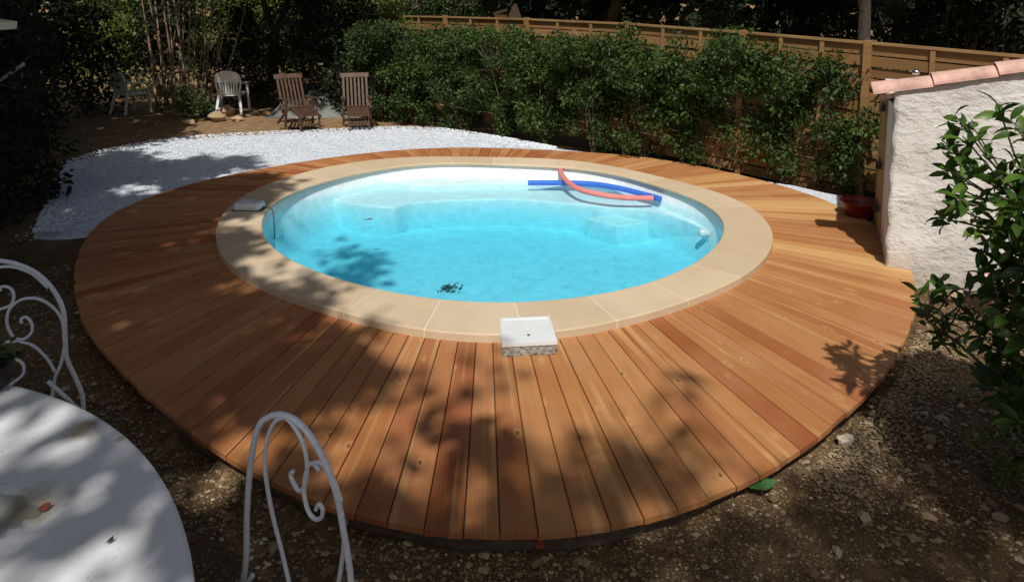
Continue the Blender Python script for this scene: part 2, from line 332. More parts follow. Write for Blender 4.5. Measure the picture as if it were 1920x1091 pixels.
def scatter_front():
    P = []; S = []
    while len(P) < 46000:
        x = rng.uniform(-4.2, 4.6); y = rng.uniform(1.3, 7.2); px, py = proj(x, y, GZ)
        if not (-60 < px < 1980 and py < 1200): continue
        r = math.hypot(x-PC[0], y-PC[1]); t = math.atan2(y-PC[1], x-PC[0])
        if r < rDO(t)-.05: continue
        if y > 4 and rng.random() < .5: continue
        s = .003+rng.exponential(.0026); s = min(s, .03) if rng.random() > .006 else rng.uniform(.018, .036); P.append((x, y, GZ-.03+hill(x, y)*1.2+s*.2)); S.append(s)
    stones('pebbles', np.array(P), np.array(S), MAT['pebbles'], 'loose mixed pebbles and grit on the bare soil in front of the deck', 'pebbles')
    P = []; S = []
    for _ in range(3500):   # paler limestone grit spilled by the deck edge at lower right
        t = rng.uniform(-1.15, -.62); d = abs(rng.normal(0, .16)); p = pol(rDO, t, 0, .02+d); s = rng.uniform(.003, .010); P.append((p.x, p.y, GZ-.02+hill(p.x, p.y)+s*.2)); S.append(s)
    stones('limestone_grit', np.array(P), np.array(S), MAT['grit'], 'pale limestone grit spilled along the lower right deck edge', 'grit', tones=rng.uniform(0, .6, len(P)))
scatter_front()
def scatter_white():
    P = []; S = []; poly = [at(x, y, -.03) for x, y in GP[:-1]]
    while len(P) < 15000:
        i = rng.integers(0, len(poly)-1); a = poly[i].lerp(poly[i+1], rng.random()); t = math.atan2(a.y-PC[1], a.x-PC[0]); q = pol(rDO, t, 0, .02)
        w = q.lerp(a, math.sqrt(rng.random())); s = rng.uniform(.008, .017); P.append((w.x, w.y, -.03+s*.3)); S.append(s)
    for _ in range(350):
        i = rng.integers(0, len(poly)-1); a = poly[i].lerp(poly[i+1], rng.random()); d = (a-Vector((*PC, a.z))).normalized()*abs(rng.normal(0, .12)); s = rng.uniform(.008, .016); P.append((a.x+d.x, a.y+d.y, GZ-.02+s*.4)); S.append(s)
    stones('white_gravel', np.array(P), np.array(S), MAT['gravel'], 'crushed white marble gravel spread behind the wooden deck', 'gravel')
scatter_white()

# ------------------------------------------------------------------ deck
def deck():
    NB = 146; mb = MB(); M_ = 3000
    def arc(f, z):
        ps = [pol(f, -math.pi/2+2*math.pi*k/M_, z) for k in range(M_+1)]; L = [0]
        for a, b in zip(ps, ps[1:]): L.append(L[-1]+(b-a).length)
        return ps, np.array(L)
    pi_, Li = arc(lambda t: rCO(t)-.02, 0); po_, Lo = arc(rDO, 0)
    def pt(ps, L, u):
        s = (u % 1)*L[-1]; k = min(int(np.searchsorted(L, s)), len(L)-1); k = max(k, 1); a = (s-L[k-1])/(L[k]-L[k-1]+1e-9); return ps[k-1].lerp(ps[k], a)
    # warm the spacing so the boards at the front run as in the place
    phi = .0075; pho = .0085
    wid = 1+rng.uniform(-.06, .06, NB); cum = np.concatenate([[0], np.cumsum(wid)])/wid.sum()
    tones = rng.uniform(0, 1, NB)
    for k in range(NB):
        a0, a1 = pt(pi_, Li, cum[k]+phi), pt(pi_, Li, cum[k+1]+phi); b0, b1 = pt(po_, Lo, cum[k]+pho), pt(po_, Lo, cum[k+1]+pho)
        g = .0028; ea = (a1-a0).normalized()*g; eb = (b1-b0).normalized()*g; a0 += ea; a1 -= ea; b0 += eb; b1 -= eb
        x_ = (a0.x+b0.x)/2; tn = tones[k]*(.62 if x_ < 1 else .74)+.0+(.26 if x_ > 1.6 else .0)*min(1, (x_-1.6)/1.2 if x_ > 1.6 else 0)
        jo = rng.uniform(-.006, .006); dd = (b0-a0).normalized()*jo; b0 += dd; b1 += dd; zt = rng.uniform(-.0015, .0015)
        n = 5; v = []; e = .003
        off = (rng.uniform(0, 50), rng.uniform(0, 50)); L = ((b0+b1)/2-(a0+a1)/2).length; W = (b1-b0).length; uvs = {}
        for i in range(n):
            s = i/(n-1); l = a0.lerp(b0, s); r = a1.lerp(b1, s); wv = (r-l).normalized()*e; z = zt
            row = [l+Vector((0, 0, -.028)), l+Vector((0, 0, z-e)), l+wv+Vector((0, 0, z)), r-wv+Vector((0, 0, z)), r+Vector((0, 0, z-e)), r+Vector((0, 0, -.028))]
            for j, p in enumerate(row): v.append(p); uvs[len(v)-1] = (off[0]+s*L, off[1]+(0, 0, .02, .98, 1, 1)[j]*W)
        f = [(i*6+j, i*6+j+1, (i+1)*6+j+1, (i+1)*6+j)[::-1] for i in range(n-1) for j in range(5)]
        f += [(0, 1, 2, 3, 4, 5), tuple((n-1)*6+j for j in (5, 4, 3, 2, 1, 0))]
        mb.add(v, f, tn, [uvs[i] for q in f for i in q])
    o = mb.build('pool_deck', MAT['deck']); tag(o, kind='structure')
    # joists and dark skirt under the board ends
    mb = MB(); n = 160
    for k in range(n):
        t0, t1 = 2*math.pi*k/n, 2*math.pi*(k+1)/n
        for (fa, z0, z1, off) in ((rDO, -.16, -.029, -.06),):
            a, b, c, d = pol(fa, t0, z0, off), pol(fa, t1, z0, off), pol(fa, t1, z1, off), pol(fa, t0, z1, off); mb.add([a, b, c, d], [(0, 1, 2, 3)], 0)
        a, b, c, d = pol(rCO, t0, -.034, -.03), pol(rCO, t1, -.034, -.03), pol(rDO, t1, -.034, -.07), pol(rDO, t0, -.034, -.07); mb.add([a, b, c, d], [(0, 1, 2, 3)], 0)
    o = mb.build('deck_frame', MAT['bark']); tag(o, kind='structure')
deck()

# ------------------------------------------------------------------ pool
WZ = -.095; FZ = -.54
pool = empty('swimming_pool', (PC[0], PC[1], 0), 'round white lined swimming pool edged with beige stone in the middle of the deck', 'swimming pool')
def coping():
    mb = MB(); gr = MB(); NS = 25; t0 = math.atan2(at(972, 590, .06).y-PC[1], at(972, 590, .06).x-PC[0])
    for s in range(NS):
        a, b = t0+2*math.pi*s/NS, t0+2*math.pi*(s+1)/NS; g = .0028; n = 12; v = []; tn = random.random(); dz = random.uniform(-.001, .001)
        prof = [(0, -.003, 1), (0, .052, 1), (.004, .058, 1), (.012, .06, 1), (-.016, .06, 0), (-.005, .058, 0), (0, .053, 0), (0, .036, 0), (.006, .031, 0), (.07, .029, 0), (.07, -.003, 0)]
        for i in range(n+1):
            t = a+g*.8+(b-a-2*g*.8)*i/n; ro, ri = rCO(t), rCI(t)
            for (d, z, outer) in prof:
                r = ro-d if outer else ri+ (d if d >= 0 else -d)
                v.append((PC[0]+r*math.cos(t), PC[1]+r*math.sin(t), z+dz))
        m = len(prof); f = [(i*m+j, i*m+(j+1) % m, (i+1)*m+(j+1) % m, (i+1)*m+j)[::-1] for i in range(n) for j in range(m)]
        f += [tuple(range(m)), tuple(n*m+j for j in range(m))[::-1]]
        mb.add(v, f, tn)
    mb.build('coping', MAT['stone'], pool, smooth=False, bevel=0)
    n = 150; v = []
    for i in range(n):
        t = 2*math.pi*i/n; ro, ri = rCO(t)-.004, rCI(t)+.006
        for r, z in ((ro, 0), (ro, .0535), (ro-.006, .0572), (ri+.006, .0572), (ri, .05), (ri, .033)): v.append((PC[0]+r*math.cos(t), PC[1]+r*math.sin(t), z))
    gr.add(v, [(i*6+j, i*6+(j+1) % 6, ((i+1) % n)*6+(j+1) % 6, ((i+1) % n)*6+j) for i in range(n) for j in range(6)], .5)
    gr.build('grout', MAT['grout'], pool)
coping()
def shell():
    mb = MB(); n = 180; prof = [(.06, .028), (.05, .02), (.035, -.02), (.02, -.12), (-.02, -.24), (-.10, -.40), (-.145, -.48), (-.17, -.515), (-.22, FZ), (-.9, FZ-.004)]
    v = [pol(rCI, 2*math.pi*k/n, z, d) for d, z in prof for k in range(n)]
    v += [Vector((PC[0]+.7*math.cos(2*math.pi*k/n), PC[1]+.7*math.sin(2*math.pi*k/n), FZ-.006)) for k in range(n)]
    m = len(prof)+1; f = [(i*n+k, i*n+(k+1) % n, (i+1)*n+(k+1) % n, (i+1)*n+k) for i in range(m-1) for k in range(n)]+[tuple((m-1)*n+k for k in range(n))]
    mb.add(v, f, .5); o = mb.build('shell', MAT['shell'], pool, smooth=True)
    return o
shell_o = shell()
def step(pix, z, t0, t1, lip=.012):
    inner = spline([at(x, y, z) for x, y in pix], 8); n = len(inner)
    outer = [pol(rCI, t0+(t1-t0)*i/(n-1), z, .03) for i in range(n)]; mb = MB(); v = []
    for a, b in zip(inner, outer):
        d = (a-b).normalized()
        v += [b, a-d*lip*2, a-d*lip*.6+Vector((0, 0, -lip*.4)), a+Vector((0, 0, -lip*1.8)), Vector((a.x+d.x*.03, a.y+d.y*.03, FZ-.02))]
    f = [(i*5+j, i*5+j+1, (i+1)*5+j+1, (i+1)*5+j) for i in range(n-1) for j in range(4)]
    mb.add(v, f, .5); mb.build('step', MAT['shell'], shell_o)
def ang(px, py, z): p = at(px, py, z); return math.atan2(p.y-PC[1], p.x-PC[0])
step([(700,331),(740,341),(790,346),(860,345),(960,343),(1060,346),(1150,354),(1230,366),(1300,385),(1335,400)], -.125, ang(700, 331, -.125), ang(1340, 398, -.125))
step([(618,372),(680,384),(735,388),(775,380),(850,375),(960,373),(1058,380),(1136,387),(1207,393),(1260,405),(1310,425),(1330,440)], -.20, ang(625, 362, -.20), ang(1345, 430, -.20))
mb = MB(); q = [at(x, y, -.31) for x, y in ((1097,409),(1150,402),(1215,416),(1156,424))]
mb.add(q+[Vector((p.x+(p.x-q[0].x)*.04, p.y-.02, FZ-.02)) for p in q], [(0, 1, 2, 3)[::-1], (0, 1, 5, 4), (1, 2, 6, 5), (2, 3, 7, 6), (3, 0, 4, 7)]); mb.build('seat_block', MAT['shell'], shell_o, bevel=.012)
p = at(1313, 437, -.2); mb = MB(); d = Vector((PC[0]-p.x, PC[1]-p.y, 0)).normalized(); mb.tube([p-d*.08, p, p+d*.012, p+d*.02], [.045, .045, .035, .02], 14); mb.build('inlet_nozzle', MAT['white_plastic'], pool, smooth=True)
def water():
    m = M('pool_water'); m.t.nodes.remove(m.b)
    bmp = m.n('Bump', {'Height': m.math('ADD', m.noise(4, detail=4), m.math('MULTIPLY', m.noise(17, detail=2), .35)), 'Strength': .55, 'Distance': .025})
    fr = m.n('Fresnel', {'IOR': 1.33, 'Normal': bmp.outputs[0]}); gl = m.n('BsdfGlossy', {'Roughness': .02, 'Normal': bmp.outputs[0]})
    tr = m.n('BsdfTransparent'); mx = m.n('MixShader', {0: fr.outputs[0]}); m.t.links.new(tr.outputs[0], mx.inputs[1]); m.t.links.new(gl.outputs[0], mx.inputs[2]); m.t.links.new(mx.outputs[0], m.o.inputs[0])
    va = m.n('VolumeAbsorption', {'Color': (.08, .815, .925), 'Density': 1.12}); m.t.links.new(va.outputs[0], m.o.inputs[1])
    mb = MB(); n = 160; v = [pol(rCI, 2*math.pi*k/n, z, .07) for z in (WZ, FZ-.05) for k in range(n)]
    mb.add(v, [tuple(range(n)), tuple(range(n, 2*n))[::-1]]+[(k, n+k, n+(k+1) % n, (k+1) % n) for k in range(n)], .5)
    o = mb.build('water', m.m); tag(o, kind='structure')
water()
# skimmer cover
def skimmer():
    c = at(990, 615, .1); c.z = 0; e = empty('skimmer_box', c, 'square white skimmer lid on a rough concrete block at the front pool edge', 'skimmer')
    q = [at(x, y, .092) for x, y in ((937,596),(1030,592),(1045,640),(941,645))]
    cen = sum(q, Vector())/4; o = MB()
    rim = [cen+(p-cen)*.88 for p in q]; v = q+rim+[p-Vector((0, 0, .005)) for p in rim]+[p-Vector((0, 0, .022)) for p in q]
    f = [(i, (i+1) % 4, 4+(i+1) % 4, 4+i) for i in range(4)]+[(4+i, 4+(i+1) % 4, 8+(i+1) % 4, 8+i) for i in range(4)]+[(8, 9, 10, 11)]+[(i, 12+i, 12+(i+1) % 4, (i+1) % 4) for i in range(4)]
    o.add(v, [tuple(reversed(x)) for x in f]); o.build('lid', MAT['white_plastic'], e)
    h = MB(); hc = at(991, 628, .088); h.lathe(hc, [(.0, -.001), (.010, .0), (.010, .0015), (.0, .0016)], 12); h.build('finger_hole', MAT['dark'], e)
    r = MB(); a, b = q[0].lerp(q[1], .5), q[3].lerp(q[2], .5); r.bar(a.lerp(b, .13)-Vector((0, 0, .003)), a.lerp(b, .42)-Vector((0, 0, .003)), .006, .004); r.build('rib', MAT['white_plastic'], e)
    k = MB(); bot = [cen+(p-cen)*.97 for p in q]; n = 26; v = []; loop = []
    for i in range(4):
        for j in range(n): loop.append(bot[i].lerp(bot[(i+1) % 4], j/n))
    L = len(loop)
    for zi, z in enumerate((.071, .055, .04, .02, -.002)):
        for p in loop:
            out = (p-cen).normalized(); j = 0 if zi == 0 else rng.uniform(-.006, .006); v.append((p.x+out.x*j, p.y+out.y*j, z+(rng.uniform(-.006, .012) if zi == 4 else 0)))
    k.add(v, [(a*L+i, a*L+(i+1) % L, (a+1)*L+(i+1) % L, (a+1)*L+i)[::-1] for a in range(4) for i in range(L)]); k.build('concrete_block', MAT['concrete'], e)
skimmer()
# pool alarm on the left of the coping
def alarm():
    c = at(468, 392, .06); e = empty('pool_alarm', c, 'small pale pool alarm box on the left of the coping, probe in the water', 'pool alarm')
    mb = MB(); a = R(-4); mb.box(c+Vector((0, 0, .045)), (.30, .20, .075), a, taper=.88); mb.build('housing', MAT['white_plastic'], e, bevel=.022)
    mb = MB(); mb.box(c+Vector((0, -.005, .006)), (.33, .15, .012), a); mb.build('base_plate', MAT['dark'], e, bevel=.003)
    mb = MB(); t = at(507, 390, .05); mb.tube([c+Vector((.14, 0, .03)), t+Vector((.02, -.02, .0)), t+Vector((.05, -.05, -.05)), t+Vector((.05, -.05, -.33))], [.007]*4, 8); mb.build('probe', MAT['tarp'], e, smooth=True)
alarm()
# noodles, floating
def noodle(pix, r, mat, label, zo=0):
    n = len(pix); P = []
    for i, q in enumerate(pix): P.append(at(q[0], q[1], q[2] if len(q) > 2 else WZ+r*.35+zo))
    pts = spline(P, 8); mb = MB(); k = len(pts); v = []
    mb.tube(pts, r, 14, .5, cap=False)
    # hollow core: ring at each end and inner tube
    inner = [p for p in pts]; mb.tube(inner, r*.28, 10, .2, cap=False)
    for e, d in ((0, pts[0]-pts[1]), (-1, pts[-1]-pts[-2])):
        d.normalize(); mb.tube([pts[e]-d*.004, pts[e]+d*.0005], [r, r*.96], 14, .5)
        mb.tube([pts[e]+d*.0006, pts[e]+d*.001], r*.26, 10, 0)
    o = mb.build('pool_noodle', mat, smooth=True, loc=P[0]); tag(o, label, 'pool noodle', 'foam noodles floating in the pool')
noodle([(990,343),(1050,343),(1110,345),(1160,353),(1205,364),(1238,373)], .034, MAT['blue_foam'], 'nearly straight blue foam pool noodle floating beneath the pink one')
noodle([(1049,312,.03),(1053,327,-.01),(1064,341,-.02),(1088,356,-.03),(1130,366,-.05),(1175,371,-.065),(1224,372,-.075)], .034, MAT['pink_foam'], 'curved salmon pink foam pool noodle with one end raised over the blue one')
def leafshape(name, c, L, W, ang_, mat, label, cat, tilt=.25, z=0, group=None):
    mb = MB(); d = Vector((math.cos(ang_), math.sin(ang_), 0)); s = Vector((-d.y, d.x, 0)); v = []
    for u, wv in ((0, .03), (.2, .6), (.45, 1), (.7, .75), (1, .04)):
        m_ = c+d*(u-.5)*L; v += [m_+s*wv*W/2+Vector((0, 0, z+tilt*W*.5+.01*u)), m_+Vector((0, 0, z+.002+.012*u*u)), m_-s*wv*W/2+Vector((0, 0, z+tilt*W*.4))]
    mb.add(v, [(i*3+j, i*3+j+1, (i+1)*3+j+1, (i+1)*3+j) for i in range(4) for j in range(2)]); o = mb.build(name, mat, smooth=True, loc=c); tag(o, label, cat, group); return o
leafshape('fallen_leaf', at(1430, 911, -.06), .15, .075, R(15), MAT['greenleaf'], 'broad green leaf lying on the pale grit just off the deck edge', 'leaf')
leafshape('fallen_leaf', at(1013, 1022, -.07), .07, .05, R(70), MAT['dryleaf'], 'rust orange dry leaf on the soil below the front of the deck', 'leaf')
leafshape('fallen_leaf', at(690, 412, WZ+.003), .10, .03, R(10), MAT['stem'], 'thin brown leaf floating on the left of the pool water', 'leaf', .1)
leafshape('fallen_leaf', at(83, 953, .757), .035, .028, R(40), MAT['dryleaf'], 'small dark red dry leaf on the white garden table top', 'leaf')
leafshape('fallen_leaf', at(206, 1014, .757), .02, .008, R(50), MAT['dark'], 'tiny black leaf scrap on the white garden table near its edge', 'leaf')
mb = MB()
c0 = at(845, 541, FZ)
for k in range(46):
    a = rng.normal(0, .06), rng.normal(0, .05); p = c0+Vector((a[0], a[1], .006)); b_ = rng.uniform(0, 6.3); l = rng.uniform(.01, .05)
    mb.bar(p, p+Vector((math.cos(b_)*l, math.sin(b_)*l, .006)), rng.uniform(.005, .02), .004)
for k in range(45):
    p = at(rng.uniform(760, 1180), rng.uniform(480, 560), FZ)+Vector((0, 0, .004)); mb.box(p, (rng.uniform(.004, .012), rng.uniform(.003, .007), .003), rng.uniform(0, 3))
tag(mb.build('sunken_debris', MAT['bark'], loc=c0), 'dark leaf litter lying on the pale pool floor', 'leaf litter', kind='stuff')

# ------------------------------------------------------------------ fence
FA, FB = Vector((-.80, 13.20, 0)), Vector((4.50, 7.82, 0)); fd = (FB-FA).normalized(); fn = Vector((fd.y, -fd.x, 0))   # fn points to the pool side
if fn.y > 0: fn = -fn
def fpt(t): return FA.lerp(FB, t)
def fence_px(px):
    lo, hi = -1.5, 1.6
    for _ in range(50):
        m_ = (lo+hi)/2; p = fpt(m_)
        if proj(p.x, p.y, 1.8)[0] < px: lo = m_
        else: hi = m_
    return lo
TOPS = [(700,29),(820,31),(960,34),(1080,40),(1180,44),(1300,52),(1400,60),(1520,69),(1630,79),(1760,97),(1900,118)]
def fence_top(px):
    xs = [a for a, b in TOPS]; y = float(np.interp(px, xs, [b for a, b in TOPS])); p = fpt(fence_px(px)); return atd(px, y, p.y).z
fence = empty('wooden_fence', fpt(.3), 'long brown horizontal board fence behind the green hedge, dropping towards the white shed', 'fence')
tp = [fence_px(x) for x in (700, 838, 990, 1180, 1395, 1630)]; tp += [tp[-1]+.27, tp[-1]+.54]
hp = [fence_top(x) for x in (700, 838, 990, 1180, 1395, 1630)]; hp += [hp[-1]-.10, hp[-1]-.2]
for i, (t, h) in enumerate(zip(tp, hp)):
    p = fpt(t); mb = MB(); mb.bar(p+fn*.035+Vector((0, 0, -.15)), p+fn*.035+Vector((0, 0, h+.02)), .085, .07, up=fn, tone=.6); mb.build('post', MAT['fence'], fence, bevel=.004)
for i in range(len(tp)-1):
    a, b = fpt(tp[i]), fpt(tp[i+1]); mb = MB(); h0, h1 = hp[i], hp[i+1]; nb = 14
    for k in range(nb):
        z = .06+k*.135; 
        for side, lo in ((1, z),):
            off = fn*(.008 if k % 2 else -.014); za, zb = h0-.09-k*.135, h1-.09-k*.135
            if za < 0: break
            mb.bar(a+off+Vector((0, 0, za)), b+off+Vector((0, 0, zb)), .018, .118, tone=random.random())
    mb.bar(a+Vector((0, 0, h0-.012)), b+Vector((0, 0, h1-.012)), .075, .03, tone=.9)
    for s in (.33, .66):
        p = a.lerp(b, s); hh = h0+(h1-h0)*s; mb.bar(p+fn*.026+Vector((0, 0, 0)), p+fn*.026+Vector((0, 0, hh-.04)), .05, .02, up=fn, tone=.8)
    mb.build('board_panel', MAT['fence'], fence)

# ------------------------------------------------------------------ foliage helper
def leaves(name, C, L, mat, parent, aspect=.5, out=None, droop=.3, tone=None, rich=False):
    C = np.asarray(C, float); n = len(C); L = np.full(n, L)*rng.uniform(.65, 1.25, n) if np.isscalar(L) else L
    d = rng.normal(0, 1, (n, 3)); 
    if out is not None: d = d*.6+np.asarray(out)
    d[:, 2] -= droop; d /= np.linalg.norm(d, axis=1)[:, None]
    u = rng.normal(0, 1, (n, 3)); u[:, 2] += 1.6; s = np.cross(d, u); s /= np.linalg.norm(s, axis=1)[:, None]+1e-9; up = np.cross(s, d)
    W = (L*aspect)[:, None]; L_ = L[:, None]
    if rich:
        rows = [(0, .06, 0), (.25, .75, .05), (.55, 1, .05), (.82, .6, -.02), (1, .03, -.12)]; V = []
        for a, wv, h in rows: V += [C+d*L_*a+s*W*wv*.5+up*L_*(h+.06*wv), C+d*L_*a+up*L_*h, C+d*L_*a-s*W*wv*.5+up*L_*(h+.06*wv)]
        V = np.stack(V, 1); f = np.array([(i*3+j, i*3+j+1, i*3+j+4, i*3+j+3) for i in range(4) for j in (0, 1)]); k = 15
    else:
        V = np.stack([C, C+d*L_*.45+s*W*.5+up*L_*.1, C+d*L_, C+d*L_*.45-s*W*.5+up*L_*.1], 1); f = np.array([(0, 1, 2, 3)]); k = 4
    Fc = (f[None]+k*np.arange(n)[:, None, None]).reshape(-1, 4); V = V.reshape(-1, 3)
    me = bpy.data.meshes.new(name); o = bpy.data.objects.new(name, me); sc.collection.objects.link(o)
    if parent is not None: V = V-np.array(parent.location); o.parent = parent
    me.vertices.add(len(V)); me.vertices.foreach_set('co', V.ravel().astype(np.float32)); me.loops.add(Fc.size); me.loops.foreach_set('vertex_index', Fc.ravel().astype(np.int32))
    me.polygons.add(len(Fc)); me.polygons.foreach_set('loop_start', (np.arange(len(Fc))*4).astype(np.int32)); me.update(calc_edges=True)
    t = rng.uniform(0, 1, n) if tone is None else tone; a = me.attributes.new('tone', 'FLOAT', 'FACE'); a.data.foreach_set('value', np.repeat(t, len(f)).astype(np.float32))
    me.materials.append(mat)
    if rich: me.polygons.foreach_set('use_smooth', [True]*len(Fc))
    return o
LM = {'hedge': leafmat('hedge_leaf', (.020, .045, .007), (.045, .088, .012), (.10, .165, .024), .65),
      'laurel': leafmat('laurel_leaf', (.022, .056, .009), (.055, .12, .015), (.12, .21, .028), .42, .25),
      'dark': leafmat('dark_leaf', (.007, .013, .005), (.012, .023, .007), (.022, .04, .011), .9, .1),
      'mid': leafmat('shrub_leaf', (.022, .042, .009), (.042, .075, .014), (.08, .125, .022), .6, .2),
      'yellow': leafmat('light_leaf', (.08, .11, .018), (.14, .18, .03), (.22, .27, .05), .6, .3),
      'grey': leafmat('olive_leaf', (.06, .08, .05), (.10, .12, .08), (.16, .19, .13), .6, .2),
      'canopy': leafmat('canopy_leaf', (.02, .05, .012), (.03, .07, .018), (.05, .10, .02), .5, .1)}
def shrub(base, w, d, h, nclump, nleaf, L, mat, label, cat='shrub', group=None, name='shrub', stems=5, stemmat=None, low=.25, cr=(.10, .2), zbias=1.0, smat='stem', srad=.012, ztop=None, heavy=False):
    e = empty(name, base, label, cat, group); b = Vector(base); mb = MB(); cs = []
    for k in range(nclump):
        z = h*(low+(1-low)*rng.random()**zbias); prof = math.sin(math.pi*min(1, .18+.75*z/h))**.5 if not heavy else .5+.5*z/h
        a = rng.uniform(0, 6.283); r = math.sqrt(rng.random()); cs.append(b+Vector((math.cos(a)*r*w/2*prof, math.sin(a)*r*d/2*prof, z*rng.uniform(.92, 1.05))))
    hubs = []
    for k in range(stems):
        a = rng.uniform(0, 6.283); top = b+Vector((math.cos(a)*w*.2, math.sin(a)*d*.2, h*rng.uniform(.45, .75))); p0 = b+Vector((rng.uniform(-.06, .06), rng.uniform(-.06, .06), -.05)); mid = p0.lerp(top, .5)+Vector((rng.uniform(-.05, .05), rng.uniform(-.05, .05), 0))
        pts = spline([p0, mid, top], 4); mb.tube(pts, list(np.linspace(srad, srad*.5, len(pts))), 5); hubs += pts[3:]
    P = []; O = []; T = []
    for c in cs:
        hb = min(hubs, key=lambda q: (q-c).length); mb.tube([hb, hb.lerp(c, .55)+Vector((0, 0, .03)), c], [srad*.4, srad*.3, srad*.15], 4)
        rad = rng.uniform(*cr); m_ = max(3, int(nleaf/nclump*(rad/np.mean(cr))**2)); dv = rng.normal(0, 1, (m_, 3)); dv /= np.linalg.norm(dv, axis=1)[:, None]; q = dv*rad*rng.random((m_, 1))**.4*np.array([1, 1, .8])
        P.append(np.array(c)+q); O.append(dv*.7); tb = rng.uniform(0, .45); T.append(np.clip(tb+rng.uniform(0, .55, m_), 0, 1))
    if ztop: pass
    mb.build('stem', MAT[smat], e); leaves('foliage', np.concatenate(P), L, mat, e, out=np.concatenate(O), tone=np.concatenate(T)); return e
# ------------------------------------------------------------------ the hedge: one shrub after another in front of the fence
hedge = [(700,225,.75,1.75,'at the far left end of the hedge beside the right hand deckchair','mid'),
 (765,232,.85,1.80,'second from the left end of the hedge behind the white gravel','hedge'),
 (850,244,.9,1.78,'third from the left of the hedge above the widest part of the gravel','hedge'),
 (930,258,.9,1.86,'fourth from the left of the hedge whose tip reaches over the fence rail','hedge'),
 (1010,272,.85,1.62,'fifth from the left of the hedge standing where the gravel tapers out','hedge'),
 (1105,290,.9,1.80,'round headed one at mid hedge, above the raised pink noodle end','hedge'),
 (1195,303,.8,1.70,'bushy one right of mid hedge with fence showing through below','hedge'),
 (1285,318,.85,1.80,'one with a thin shoot near the fence top beside the broad one','hedge'),
 (1375,332,.95,1.72,'broad dense one left of the bare fence patch','hedge'),
 (1480,352,.85,1.66,'ragged one with spiky shoots, second from the shed','hedge'),
 (1590,372,.85,1.50,'last one beside the shed door and red basin','hedge')]
for i, (px, py, w_, h_, lb, k) in enumerate(hedge):
    p = at(px, py, GZ); p += Vector((.12, .12, 0)); 
    shrub(p, w_*1.85, 1.1, h_*1.04, 86 if i < 8 else 76, 11500 if i < 8 else 10000, .066, LM[k], 'hedge shrub, '+lb, 'shrub', 'hedge shrubs in front of the fence', low=.04, cr=(.10, .25), zbias=.62, stems=6, heavy=True)

